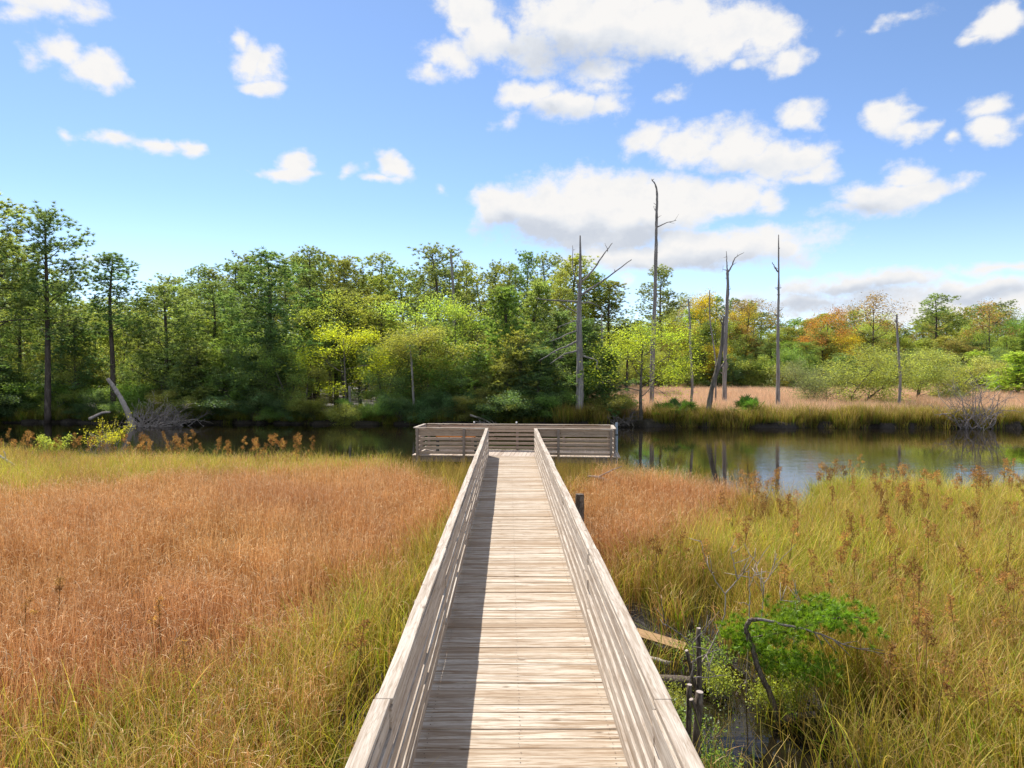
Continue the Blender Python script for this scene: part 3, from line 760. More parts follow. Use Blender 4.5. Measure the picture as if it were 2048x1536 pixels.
def cedar(H=6.5, Rr=1.9, base=.06, nb=46, dens=1.0, r0=.10, blunt=.55):
    tr = MB(); tp = bez([(0, 0, -.3), (rng.normal(0, .08), rng.normal(0, .08), H*.5), (rng.normal(0, .15), rng.normal(0, .15), H*.95)], 5)
    tr.tube(tp, taper(len(tp), r0, .02), 7); C, D = [], []
    for i in range(nb):
        t = (i+rng.random())/nb; z = H*(base+(1-base)*t*.97); az = i*2.4+rng.normal(0, .5)
        Lb = Rr*((1-t)**blunt*(.55+.45*min(1, t*4))+.06)*rng.uniform(.65, 1.2)
        o = np.array([np.interp(z, tp[:, 2], tp[:, 0]), np.interp(z, tp[:, 2], tp[:, 1]), z])
        d = unit(np.array([math.cos(az), math.sin(az), .35+.5*t])); e = o+d*Lb+np.array([0, 0, .12*Lb])
        tr.tube([o, (o+e)/2+rng.normal(0, .04, 3), e], [.028, .018, .008], 3, cap=False)
        k = max(6, int(26*Lb*dens)); f = rng.uniform(.25, 1.05, (k, 1))**.8
        c = o+(e-o)*f+rng.normal(0, .17, (k, 3))*(.5+.7*f); C.append(c); D.append(unit(np.tile(d*.7+np.array([0, 0, .7]), (k, 1))+rng.normal(0, .4, (k, 3))))
    C = np.concatenate(C); D = np.concatenate(D); V, F = tri_needles(C, D, 9, .20, .05, .6)
    return tr.mesh('trunk', M['bark_grey'], True), mesh_from('crown', V, F, M['scale_leaf']), H

PINES = [pine(16, .40, 3.0, 50, .5), pine(16, .46, 2.7, 44, .5, round_=.5, asym=.45), pine(16, .55, 2.8, 40, .5, round_=.75, asym=.4), pine(16, .32, 2.8, 56, .5, dens=1.1), pine(16, .50, 2.3, 38, .45, asym=.5), pine(16, .44, 3.2, 48, .5, round_=.65, asym=.4)]
BUSHPINE = [pine(9, .10, 2.6, 48, .5, 1.25, bushy=True, asym=.2, needle=.32), pine(9, .14, 2.4, 44, .5, 1.2, bushy=True, asym=.25, needle=.32), pine(12, .22, 3.0, 50, .55, 1.2, round_=.8, asym=.25)]
BROAD = [broad(9, 2.7, .20, 9, dens=1.1), broad(9, 2.4, .28, 8, dens=1.0, openness=.45), broad(10, 2.9, .25, 10, dens=1.2), broad(9, 2.6, .12, 11, dens=1.2, multi=2), broad(8, 2.5, .16, 9, dens=1.1, multi=2)]
OPENT = [broad(9, 3.2, .24, 13, .10, .95, .14, .6)]
FEATHER = [broad(3.6, 2.2, .05, 13, .085, .62, .05, .1, 3, trunk_lean=.4)]
SPARSE = [broad(12, 3.1, .45, 9, .14, .55, .16, .6), broad(12, 2.7, .40, 9, .14, .65, .15, .5)]
BUSH = [broad(3.6, 1.9, .05, 8, .11, 1.0, .05, .1, 3, trunk_lean=.35), broad(3.2, 2.0, .04, 7, .11, 1.0, .05, .1, 3, trunk_lean=.4), broad(4.4, 1.8, .06, 9, .11, 1.0, .06, .2, 2, trunk_lean=.3)]
CEDAR = [cedar(), cedar(6.5, 1.7, .05, 50, 1.1, blunt=.7), cedar(7.5, 2.0, .10, 52, .9)]
LIB = dict(feather=FEATHER, opent=OPENT, pine=PINES, bushpine=BUSHPINE, broad=BROAD, sparse=SPARSE, bush=BUSH, cedar=CEDAR)
NAME = dict(feather='shrub', opent='broadleaf_tree', pine='pine_tree', bushpine='young_pine', broad='broadleaf_tree', sparse='broadleaf_tree', bush='shrub', cedar='cedar_tree')
CAT = dict(feather='shrub', opent='tree', pine='pine tree', bushpine='pine tree', broad='tree', sparse='tree', bush='shrub', cedar='cedar tree')
# pigment of each foliage (real leaf colours, no light in them)
G = dict(pine=(.29, .36, .125), pine_dark=(.225, .305, .12), pine_yel=(.38, .42, .115), deep=(.16, .245, .10), olive=(.33, .365, .10), lime=(.42, .49, .11), pale=(.38, .42, .15),
         gold2=(.58, .60, .06), lemon=(.47, .55, .07), yellow=(.57, .55, .055), gold=(.60, .47, .05), rust=(.46, .24, .07), brown=(.36, .25, .10), green=(.26, .38, .10), grey=(.30, .31, .17))
def plant(kind, px, topy, Y, width, col, label, group=None, var=None, zbase=None, rz=None, thin=1.0):
    V = LIB[kind]; v = rng.integers(0, len(V)) if var is None else var
    tm, cm, H = V[v]; X = (px-VX)*Y/FOC; z = gz(X, Y) if zbase is None else zbase
    h = CAMZ-(topy-VY)*Y/FOC-z; H = cm_top[cm.name]
    Wp = max(cm_ext[cm.name], .1); s = h/H; sw = s if width is None else width*Y/FOC/Wp
    t = thing(NAME[kind], label, CAT[kind], (X, Y, z), rng.uniform(0, 6.28) if rz is None else rz, group)
    a = link('trunk', tm, t, scale=(sw*.5+s*.5, sw*.5+s*.5, s)); c = link('crown', cm, t, scale=(sw, sw, s))
    j = rng.uniform(.85, 1.15); k = np.array(G[col])*j*rng.uniform(.93, 1.07, 3)
    c.color = (*[float(q) for q in k], 1)
    return t
cm_ext = {}; cm_top = {}
for vs in LIB.values():
    for tm, cm, H in vs:
        co = np.empty(len(cm.vertices)*3, np.float32); cm.vertices.foreach_get('co', co); co = co.reshape(-1, 3)
        cm_top[cm.name] = float(np.percentile(co[:, 2], 99.7))
        cm_ext[cm.name] = float(np.percentile(co[:, 0], 98)-np.percentile(co[:, 0], 2))

# -- single trees one can point to (photo column, crown top, distance, crown width)
plant('pine', -12, 392, 52, 210, 'pine', 'tall pine cut by the left edge of the picture, the tallest of all', None, 5, rz=1.2)
plant('pine', 97, 420, 53, 175, 'pine_dark', 'tall broad pine with a thick bare lower trunk, second from the left edge', None, 0, rz=.4)
plant('pine', 228, 508, 54, 110, 'pine_dark', 'slim open-crowned pine standing alone above a broken leaning log', None, 4, rz=2.0)
plant('pine', 128, 560, 58, 110, 'pine', 'thin pine right behind the thick-trunked pine at the left', None, 1)
plant('bushpine', 335, 572, 56, 165, 'pine', 'rounded young pine between the slim open pine and the big dark pine', None, 2)
plant('bushpine', 540, 506, 57, 190, 'pine_dark', 'big dense dark green pine left of the yellow tree', None, 2, rz=2.2)
plant('pine', 620, 495, 66, 120, 'pine', 'tall pine with two visible trunks right behind the big dark pine', None, 2)
plant('pine', 690, 517, 68, 100, 'pine_yel', 'light green pine rising behind the yellow tree', None, 3)
plant('pine', 765, 508, 70, 120, 'pine_yel', 'yellow green broad-topped pine in the middle of the forest', None, 2)
plant('pine', 872, 489, 70, 120, 'pine', 'highest pine of the middle forest, beside the tall broken pole', None, 1)
plant('broad', 692, 652, 52.6, 140, 'gold2', 'bright yellow green leaning tree at the water left of the dock', None, 1)
plant('broad', 690, 588, 60, 150, 'lime', 'pale lime green tree rising behind the yellow tree', None, 2)
plant('broad', 820, 585, 60, 170, 'lime', 'large lime green tree directly behind the dock left end', None, 0)
plant('broad', 905, 602, 59, 130, 'lime', 'lime green tree just left of the tall bushy pine', None, 1)
plant('broad', 840, 655, 55.5, 190, 'olive', 'wide olive twiggy tree at the bank behind the dock', None, 3)
plant('bushpine', 1015, 576, 57, 140, 'green', 'fresh green bushy pine straight behind the boardwalk', None, 0)
plant('bushpine', 1065, 562, 60, 150, 'pine', 'bushy pine behind the fresh green pine, left of the big dead tree', None, 1)
plant('bushpine', 1165, 640, 54, 130, 'deep', 'dark bushy pine wrapped around the big dead tree', None, 0)
plant('bushpine', 1215, 700, 53.5, 90, 'deep', 'small dark pine between the dead tree and the lime sapling tree', None, 1)
plant('cedar', 1040, 662, 53, 120, 'olive', 'olive cedar with a pale trunk straight behind the boardwalk', None, 0)
plant('cedar', 530, 668, 54.5, 125, 'deep', 'very dark dense cedar under the big dark pine', None, 1)
plant('cedar', 460, 672, 54.5, 110, 'green', 'green cedar left of the very dark cedar', None, 0)
plant('cedar', 395, 690, 54, 110, 'olive', 'olive cedar right of the fallen brush', None, 2)
plant('cedar', 150, 640, 56, 120, 'deep', 'dark cedar right of the thick pine trunk', None, 2)
plant('cedar', 955, 690, 54, 110, 'green', 'green cedar above the dock, left of the boardwalk line', None, 1)
plant('cedar', 1110, 668, 55.5, 110, 'deep', 'dark cedar left of the big dead tree', None, 2)
plant('opent', 1283, 634, 50.6, 225, 'lemon', 'yellow green open tree standing alone at the right bank', None, 0, rz=.6)
plant('feather', 1715, 688, 62, 185, 'olive', 'large round feathery olive shrub in the far reed meadow', None, 0)
plant('feather', 1640, 720, 63, 110, 'grey', 'sparse grey green shrub on the left of the large round shrub', None, 0, rz=2.5)
plant('broad', 1832, 700, 68, 130, 'pale', 'pale yellow green small tree right of the large round shrub', None, 4)
plant('bush', 1905, 712, 70, 150, 'pale', 'yellow green bush behind the grey brush pile', None, 2)
plant('bushpine', 1955, 702, 84, 80, 'lime', 'light green young pine with a flat tip near the right edge', None, 1)
plant('bushpine', 2040, 704, 78, 110, 'lime', 'bright yellow green young pine cut by the right edge', None, 0)
plant('pine', 1322, 532, 115, 85, 'pine', 'tall pine behind the tallest dead pole', None, 1)
plant('pine', 1872, 588, 122, 85, 'pine', 'round-topped pine standing above the right forest', None, 2)
plant('sparse', 1742, 585, 118, 110, 'brown', 'half bare oak with upright branches above the right forest', None, 0)
plant('sparse', 1490, 596, 118, 110, 'brown', 'thin brownish oak right of the forked dead tree', None, 1)
plant('broad', 1648, 614, 116, 85, 'rust', 'rusty orange autumn tree in the right forest', None, 2)
plant('broad', 1340, 640, 112, 80, 'brown', 'brownish tree behind the yellow green open tree', None, 0)
plant('broad', 1690, 668, 112, 75, 'gold', 'golden yellow tree above the large round shrub', None, 1)
plant('broad', 1412, 582, 116, 75, 'gold', 'yellowish tree left of the forked dead tree', None, 1)
plant('broad', 1425, 690, 106, 60, 'gold', 'small golden tree at the forest edge beside the forked dead tree', None, 4)
plant('broad', 1560, 742, 104, 34, 'gold', 'tiny golden sapling at the forest edge beside the bare pole', None, 4)
plant('sparse', 1985, 598, 120, 90, 'brown', 'brownish thin-crowned tree near the right edge', None, 0)

# -- the rest of the forest, row by row
def prof(x, tab): return float(np.interp(x, [a for a, _ in tab], [b for _, b in tab]))
SKY_L = [(-420,430),(-60,430),(60,520),(150,590),(200,590),(300,565),(350,548),(400,530),(480,520),(560,505),(620,500),(690,522),(760,515),(820,535),(870,500),(940,520),(1000,504),(1100,503),(1180,520),(1235,556),(1262,650)]
px = -400
while px < 1262:
    Y = rng.uniform(70, 92); plant('pine', px, prof(px, SKY_L)+rng.uniform(-6, 34), Y, rng.uniform(75, 120), rng.choice(['pine', 'pine_dark', 'pine_yel', 'pine']),
                                   'tall pine in the back rows of the forest behind the creek', 'pines in the back rows of the left forest'); px += rng.uniform(26, 40)
px = -420
while px < 1140:
    Y = rng.uniform(60, 69); kd = rng.choice(['broad', 'pine', 'bushpine', 'broad', 'sparse'], p=[.34, .2, .2, .2, .06])
    if 100 < px < 310 and kd == 'pine': kd = 'broad'
    lo = {'broad': (600, 680), 'sparse': (590, 660), 'pine': (560, 620), 'bushpine': (600, 680)}[kd]
    lab = {'broad': 'mid height leafy tree in the middle rows of the left forest', 'sparse': 'thinly leaved tree in the middle rows of the left forest',
           'pine': 'middle row pine between the leafy trees of the left forest', 'bushpine': 'bushy middle row pine of the left forest'}[kd]
    plant(kd, px, rng.uniform(*lo), Y, rng.uniform(100, 150), rng.choice(['lime', 'pale', 'olive', 'green']) if kd in ('broad', 'sparse') else rng.choice(['pine', 'pine_dark', 'pine_yel']), lab,
          {'broad': 'leafy trees in the middle rows', 'sparse': 'thin trees in the middle rows', 'pine': 'pines in the middle rows', 'bushpine': 'bushy pines in the middle rows'}[kd]); px += rng.uniform(34, 52)
px = -420
while px < 1215:
    X = (px-VX)*54/FOC; Y = float(far_y(X))+rng.uniform(1.8, 4.6); kd = rng.choice(['cedar', 'broad', 'bush', 'bushpine'], p=[.36, .26, .28, .10])
    if abs(px-695) < 62 or abs(px-228) < 25 or abs(px-95) < 25: px += 20; continue
    lo = {'cedar': (700, 750), 'broad': (680, 740), 'bush': (750, 790), 'bushpine': (690, 740)}[kd]
    lab = {'cedar': 'shaded cedar at the front edge of the left forest', 'broad': 'shaded leafy tree at the front edge of the left forest', 'bush': 'shaded shrub at the front edge of the left forest', 'bushpine': 'shaded young pine at the front edge of the left forest'}[kd]
    plant(kd, px, rng.uniform(*lo), Y, rng.uniform(80, 125), rng.choice(['deep', 'green', 'olive', 'pine_dark']), lab,
          {'cedar': 'cedars at the front edge of the left forest', 'broad': 'leafy trees at the front edge of the left forest', 'bush': 'shrubs at the front edge of the left forest', 'bushpine': 'young pines at the front edge of the left forest'}[kd]); px += rng.uniform(24, 38)
px = -420
while px < 1190:
    X = (px-VX)*52/FOC; Y = float(far_y(X))+rng.uniform(.6, 1.4)
    if abs(px-1160) < 55: px += 40; continue
    plant('bush', px, rng.uniform(778, 806), Y, rng.uniform(60, 110), rng.choice(['deep', 'olive', 'green', 'deep', 'olive']), 'low shrub hanging over the dark bank below the left forest', 'low shrubs along the left bank'); px += rng.uniform(30, 62)
SKY_R = [(1230,650),(1300,650),(1360,606),(1400,596),(1500,612),(1550,655),(1600,645),(1660,622),(1700,628),(1760,628),(1815,672),(1835,655),(1880,620),(1930,636),(1990,612),(2050,625),(2400,605)]
for row, (ya, yb, dt) in enumerate(((138, 150, -20), (126, 136, -2), (112, 122, 32))):
    px = 1225
    while px < 2420:
        Y = rng.uniform(ya, yb); kd = rng.choice(['pine', 'broad', 'sparse', 'bushpine'], p=[.42, .42, .05, .11])
        col = rng.choice(['green', 'olive', 'pine_yel', 'rust', 'gold', 'brown'], p=[.42, .28, .2, .03, .03, .04]) if kd in ('broad', 'sparse') else rng.choice(['pine', 'pine_yel', 'pine_dark', 'green'])
        lab = {'pine': 'pine in the forest across the far reed meadow', 'broad': 'leafy tree in the forest across the far reed meadow', 'sparse': 'thin-crowned tree in the forest across the far reed meadow', 'bushpine': 'bushy pine in the forest across the far reed meadow'}[kd]
        plant(kd, px, prof(px, SKY_R)+rng.uniform(0, 24)+dt, Y, rng.uniform(58, 88), col, lab,
              {'pine': 'pines of the right forest', 'broad': 'leafy trees of the right forest', 'sparse': 'thin-crowned trees of the right forest', 'bushpine': 'bushy pines of the right forest'}[kd]); px += rng.uniform(24, 38)
px = 1215
while px < 2420:
    plant(rng.choice(['bush', 'cedar', 'broad']), px, rng.uniform(690, 742), rng.uniform(103, 110), rng.uniform(45, 80), rng.choice(['deep', 'green', 'olive', 'pine_dark', 'green']),
          'low dark growth at the foot of the forest across the meadow', 'low growth at the foot of the right forest'); px += rng.uniform(22, 36)
# woods behind, one mass
wc = bpy.data.collections.new('woods_clumps')
for i, (tm, cm, H) in enumerate(BROAD[:3]+BUSHPINE[:2]):
    me = cm.copy(); o = bpy.data.objects.new('woods_%02d' % i, me); wc.objects.link(o); o.color = (*G['olive'], 1)
k = 900; bx = rng.uniform(-110, 175, k); by = np.where(bx < 15, rng.uniform(88, 125, k), rng.uniform(140, 175, k)); s = rng.uniform(.75, 1.15, k)
scatter('far_woods', 'deep mass of woods behind the rows of trees', wc, np.stack([bx, by, ground_z(bx, by)-.2], -1), rots(k, .03), np.stack([s*1.3, s*1.3, s], -1), rng.integers(0, 5, k), np.ones((k, 3)), M['leaf'])

# ------------------------------------------------------------------ standing dead trees
def path3(pts, Y, dY=None): return [at(a, b, Y+(0 if dY is None else dY[i])) for i, (a, b) in enumerate(pts)]
def snag(label, Y, trunk, r0, r1, branches=(), mat='snag', group='bare dead trees', stubs=0, flare=1.5, name='dead_tree'):
    P = path3(trunk, Y); base = Vector((P[0].x, P[0].y, min(gz(P[0].x, P[0].y), P[0].z)-.25))
    P = [base]+P[0:] if P[0].z-base.z > .3 else [base]+P[1:]
    t = thing(name, label, 'dead tree', base, 0, group)
    q = bez([p-base for p in P], 8, .006); mb = MB(); rr_ = taper(len(q), r0, r1, .9)
    hh = q[:, 2]; rr_ = rr_*(1+(flare-1)*np.exp(-np.maximum(hh, 0)/.5)); rr_ = rr_*rng.uniform(.88, 1.12, len(q))
    mb.tube(q, rr_, 10)
    for i in range(stubs):
        j = rng.integers(int(len(q)*.35), len(q)-1); a = rng.uniform(0, 6.28); d = np.array([math.cos(a), math.sin(a)*.6, rng.uniform(.1, .6)]); l_ = rng.uniform(.12, .42)
        mb.tube([q[j], q[j]+d*l_*.6, q[j]+d*l_+np.array([0, 0, .04])], [.035, .025, .012], 5)
    mb.build('trunk', M[mat], t, True)
    for br in branches:
        pts, ra = br[0], br[1]; dy = np.linspace(0, br[2] if len(br) > 2 else 0, len(pts))
        p = bez([x-base for x in path3(pts, Y, dy)], 6, .012); mb = MB(); mb.tube(p, taper(len(p), ra, ra*.3), 6)
        for i in range(len(pts)):
            if rng.random() < .7:
                j = rng.integers(len(p)//3, len(p)); d = rng.normal(0, .5, 3); mb.tube([p[j], p[j]+d*.25, p[j]+d*.45+np.array([0, 0, .05])], [ra*.35, ra*.22, .006], 4)
        mb.build('branch', M[mat], t, True)
    return t
snag('large grey dead tree with many bare limbs behind the right end of the dock', 50.6, [(1157, 848), (1160, 780), (1159, 700), (1158, 620), (1160, 560), (1160, 472)], .34, .05,
     [([(1160, 592), (1180, 578), (1215, 555), (1262, 520)], .10, -.8), ([(1160, 566), (1182, 545), (1205, 512), (1224, 487)], .09, .6), ([(1159, 580), (1146, 540), (1145, 492)], .06, .3),
      ([(1158, 604), (1130, 602), (1095, 600), (1073, 597)], .09, -.5), ([(1160, 606), (1180, 606), (1198, 612)], .07, .2), ([(1156, 641), (1140, 645), (1114, 655)], .06, -.5),
      ([(1155, 662), (1135, 668), (1120, 676), (1100, 683)], .07, -.6), ([(1154, 683), (1130, 694), (1110, 702), (1078, 722)], .09, -1.0), ([(1154, 702), (1130, 708), (1100, 728)], .08, -.8),
      ([(1165, 712), (1180, 716), (1194, 722), (1193, 735)], .08, -.5), ([(1158, 628), (1135, 615), (1112, 600)], .05, .6)], stubs=8, flare=1.7)
snag('tallest bare dead pole, hooked at its tip, behind the yellow green tree', 62, [(1304, 800), (1305, 720), (1309, 620), (1311, 520), (1312, 440), (1313, 390), (1309, 370), (1302, 361)], .24, .035,
     [([(1314, 455), (1330, 447), (1352, 442)], .06, -.3), ([(1311, 424), (1306, 414)], .04), ([(1313, 437), (1322, 432)], .04)], stubs=16)
snag('forked dead trunk standing in the reeds right of the yellow green tree', 62, [(1450, 805), (1450, 740), (1452, 660), (1455, 580), (1454, 540)], .22, .11,
     [([(1454, 545), (1453, 525), (1452, 503)], .07), ([(1455, 545), (1463, 532), (1468, 518), (1480, 509)], .09, .2), ([(1453, 541), (1445, 539)], .05), ([(1454, 581), (1462, 578)], .04), ([(1449, 724), (1456, 728), (1454, 742)], .06)], stubs=8)
snag('dark leaning dead trunk at the water edge in front of the forked one', 50.2, [(1414, 846), (1418, 820), (1424, 780), (1436, 735), (1444, 690), (1446, 655), (1448, 632)], .22, .07,
     [([(1436, 740), (1446, 730), (1452, 718)], .10, .2), ([(1445, 650), (1441, 640), (1446, 630)], .06)], 'snag_dark', stubs=3, flare=1.2)
snag('straight bare pole with one short elbow branch in the meadow right of the forked trunk', 57.5, [(1557, 810), (1557, 740), (1556, 660), (1557, 580), (1556, 470)], .20, .04,
     [([(1556, 544), (1549, 535), (1543, 524)], .07), ([(1555, 632), (1548, 628), (1540, 632)], .05), ([(1557, 577), (1551, 574)], .04), ([(1557, 577), (1563, 576)], .04)], stubs=14)
snag('short leaning dead stem just right of the large round shrub', 56, [(1801, 812), (1802, 760), (1798, 700), (1795, 660), (1794, 628)], .13, .06, [([(1795, 645), (1789, 642)], .04)], stubs=5)
snag('pale crooked dead stem left of the leaning trunk', 58, [(1383, 802), (1385, 770), (1381, 700), (1380, 650), (1376, 598)], .13, .06, [([(1376, 600), (1371, 608)], .03)], stubs=5)
snag('broken limbless pole rising out of the lime green trees', 63, [(908, 800), (908, 720), (908, 640), (906, 570), (902, 508)], .17, .10, stubs=2)
snag('thin leaning blue grey dead stem at the water left of the dock', 52.3, [(828, 850), (827, 800), (824, 740), (820, 690)], .12, .05, stubs=2, flare=1.15)
snag('short pale stub of a trunk at the water under the yellow tree', 52.2, [(701, 842), (700, 810), (699, 772)], .12, .08, stubs=1)
snag('short grey stub standing in the water by the far right bank', 49.0, [(1621, 862), (1622, 840), (1621, 818)], .07, .03, stubs=1)
snag('half hidden dead stem right of the large dead tree', 60, [(1205, 760), (1204, 690), (1203, 628)], .10, .06, stubs=2)
snag('thin dead stem between the crooked and the forked dead trees', 63, [(1432, 800), (1431, 720), (1420, 640), (1419, 580)], .09, .04, stubs=5)

t = thing('broken_log', 'pale snapped leaning log at the left bank', 'log', at(258, 826, 50.5), 0)
o = t.location.copy(); mb = MB(); p = bez([at(270, 858, 50.3)-o, at(258, 828, 50.4)-o, at(245, 800, 50.3)-o, at(232, 778, 50.2)-o, at(217, 757, 50.0)-o], 6, .01); mb.tube(p, taper(len(p), .21, .12)*rng.uniform(.93, 1.07, len(p)), 10); mb.build('log', M['drift'], t, True)

def brush(name, label, px, py, Y, width, height, n, mat='twig', squash=1.0, r=.05, depth=3, lean=0):
    c = at(px, py, Y); z = gz(c.x, c.y); c = Vector((c.x, c.y, max(z, 0)-.05)); W = width*Y/FOC/2; H = height*Y/FOC
    t = thing(name, label, 'brush', c); mb = MB()
    for i in range(n):
        a = rng.uniform(0, 6.28); e = rng.uniform(.15, 1.25)
        d = np.array([math.cos(a)*W+lean*W, math.sin(a)*W*.5, H*e]); l_ = np.linalg.norm(d)
        grow(mb, (rng.normal(0, W*.22), rng.normal(0, W*.1), 0), d, l_*.52, r*rng.uniform(.6, 1.2), depth, .55, .05, (2, 3), 4, .16, 5, .6, None, .009)
    return mb.build('branches', M[mat], t, True), t
brush('brush_pile', 'spreading grey leafless brush at the water by the far right bank', 1957, 866, 47.4, 125, 100, 34, r=.04)
brush('fallen_branches', 'tangle of pale fallen branches in the water below the snapped log', 290, 852, 49.3, 130, 38, 30, 'drift', lean=.5, r=.038)
brush('fallen_branches', 'grey tangle of fallen twigs right of the pale fallen branches', 352, 848, 50.0, 90, 40, 20, 'twig', r=.035)
brush('fallen_branches', 'sparse pale fallen branch on the bank straight behind the dock', 985, 842, 49.9, 70, 22, 4, 'drift', r=.06, depth=2)
brush('root_wad', 'dark tangled roots on the bank between the dock and the lone tree', 1245, 850, 49.2, 80, 26, 14, 'snag_dark', r=.06)
brush('fallen_branches', 'pale fallen branches at the edge of the right forest', 1590, 765, 100, 70, 30, 5, 'drift', depth=2)
for pts, lab, rr0 in (([(180, 838), (205, 826), (222, 824)], 'pale log lying on the left bank beside the thick pine', .12), ([(940, 830), (965, 838), (984, 848)], 'slanting pale pole resting on the bank behind the dock', .08),
                      ([(1290, 846), (1330, 844), (1368, 850)], 'fallen grey log along the waterline under the palmettos', .12)):
    P = path3(pts, 50.2); t = thing('driftwood', lab, 'driftwood', P[0]); mb = MB(); q = bez([p-P[0] for p in P], 5, .01); mb.tube(q, taper(len(q), rr0, rr0*.5), 7); mb.build('log', M['drift'], t, True)

# palmettos on the far bank
m, nt, out = new_mat('palmetto_leaf'); M['palm'] = leaf_mat('palmetto_fronds', .45, .3, .02, 1.5)
def palmetto(px, py, Y, size, label):
    c = at(px, py, Y); z = max(gz(c.x, c.y), .1); t = thing('palmetto', label, 'palm', (c.x, c.y, z)); V, F, n = [], [], 0; mb = MB()
    for i in range(20):
        a = i*2.4+rng.normal(0, .3); el = rng.uniform(.15, 1.35); l_ = size*rng.uniform(.6, .95)
        d = np.array([math.cos(a)*math.cos(el), math.sin(a)*math.cos(el), math.sin(el)]); hub = d*l_
        mb.tube([(0, 0, .05), d*l_*.5+np.array([0, 0, .05]), hub], [.02, .014, .010], 4)
        s_ = unit(np.cross(d, [0, 0, 1.])); u_ = np.cross(s_, d)
        for k in range(15):
            th = (k-7)*.21; q = unit(d*math.cos(th)+s_*math.sin(th)+u_*(.25-.1*abs(th)))
            pl = hub; tipl = size*.62*rng.uniform(.85, 1.1); w_ = unit(np.cross(q, u_))*.035*size
            V += [pl, pl+q*tipl*.55-w_, pl+q*tipl+np.array([0, 0, -.10*size]), pl+q*tipl*.55+w_]; F.append((n, n+1, n+2, n+3)); n += 4
    f = link('fronds', mesh_from('fronds', np.array(V), F, M['palm']), t); f.color = (.085, .17, .035, 1)
    mb.build('stems', M['stem'], t)
palmetto(1340, 838, 50.2, 1.25, 'dark palmetto clump on the bank left of the leaning dead trunk')
palmetto(1378, 834, 50.8, 1.15, 'palmetto clump touching the leaning dead trunk')
palmetto(1498, 836, 50.4, 1.35, 'bright palmetto with pale dead fronds right of the leaning dead trunk')

# ------------------------------------------------------------------ near shore, left: twiggy bush with leafy tips
def leafy_bush(label, c, W, H, n, col, tips=26, leaf=.07, depth=3, tall=1.0, part_mat='leaf', r=.022, pal=None):
    t = thing('shrub', label, 'shrub', c); mb = MB(); ends = []
    for i in range(n):
        a = rng.uniform(0, 6.28); e = rng.uniform(.5, 1.1); d = np.array([math.cos(a)*W*rng.uniform(.3, 1), math.sin(a)*W*.6, H*e])
        grow(mb, (rng.normal(0, W*.25), rng.normal(0, W*.15), -.05), d, np.linalg.norm(d)*.5, r, depth, .45, .1, (2, 3), 4, .14, 5, .6, ends, .003)
    mb.build('twigs', M['twig'], t, True)
    P = np.array([e_[0] for e_ in ends if e_[2] == 0]); P = P[P[:, 2] > np.percentile(P[:, 2], 60)]
    q = np.concatenate([p+rng.normal(0, .075, (tips, 3)) for p in P]); V, F = rhombs(q, leaf, leaf*.45, np.array([0, 0, .6]))
    f = link('leaves', mesh_from('leaves', V, F, M[part_mat]), t); f.color = (*G[col], 1)
    return t
c = at(205, 905, 26.2); leafy_bush('twiggy grey bush with yellow green leaf tips at the left water edge', Vector((c.x, c.y, gz(c.x, c.y))), 1.0, 1.9, 13, 'yellow', 15, .06)
c = at(110, 915, 26.6); leafy_bush('low yellow green bush left of the twiggy grey bush', Vector((c.x, c.y, gz(c.x, c.y))), .7, 1.2, 8, 'lime', 30, .07)

def driftwood(label, pts, Y, r0, kids=()):
    P = path3(pts, Y); t = thing('driftwood', label, 'driftwood', P[0]); mb = MB(); q = bez([p-P[0] for p in P], 6, .006); mb.tube(q, taper(len(q), r0, r0*.35), 7)
    mb.build('limb', M['drift'], t, True)
    for kpts, kr in kids:
        mb = MB(); q = bez([p-P[0] for p in path3(kpts, Y)], 5, .006); mb.tube(q, taper(len(q), kr, kr*.3), 5); mb.build('branch', M['drift'], t, True)
driftwood('bleached forked branch sticking out of the grass at the left edge', [(38, 938), (20, 925), (-4, 908), (-30, 890)], 23.5, .06, [([(12, 918), (12, 908), (8, 902)], .03)])
driftwood('curved bleached branch lying in the grass right of the boardwalk', [(1212, 962), (1195, 955), (1176, 953)], 19.4, .06, [([(1196, 955), (1215, 945), (1245, 932)], .03), ([(1205, 958), (1225, 962)], .02)])
t = thing('piling', 'short weathered round piling beside the right railing', 'piling', (1.36, 13.5, -.4)); mb = MB(); mb.tube([(0, 0, 0), (0, 0, 1.0), (.01, 0, 1.88), (.01, 0, 1.93)], [.095, .09, .085, .08], 14); mb.build('pile', M['near_bark'], t)

# ------------------------------------------------------------------ near pool, right: bent cedar, cut stumps, bare saplings, log, board
t = thing('bent_cedar', 'small broken cedar bent over to the right above the dark pool', 'cedar tree', at(1572, 1465, 7.7)); o = t.location.copy(); o.z = -.25; t.location = o
def rel(px, py, Y): return at(px, py, Y)-o
mb = MB(); tk = bez([Vector((0, 0, 0)), rel(1552, 1410, 7.7), rel(1522, 1345, 7.75), rel(1510, 1300, 7.8), rel(1497, 1268, 7.8), rel(1502, 1246, 7.8), rel(1520, 1242, 7.8)], 8, .004)
mb.tube(tk, taper(len(tk), .036, .022), 9); mb.build('trunk', M['near_bark'], t, True)
limbs = [[(1520, 1242), (1560, 1250), (1610, 1262), (1655, 1276), (1700, 1296), (1770, 1312)], [(1504, 1280), (1550, 1272), (1600, 1262), (1680, 1240), (1740, 1240)], [(1512, 1305), (1560, 1330), (1610, 1340), (1650, 1340)], [(1507, 1300), (1490, 1282), (1478, 1270)], [(1560, 1250), (1600, 1240), (1650, 1225), (1690, 1232)]]
C, D = [], []
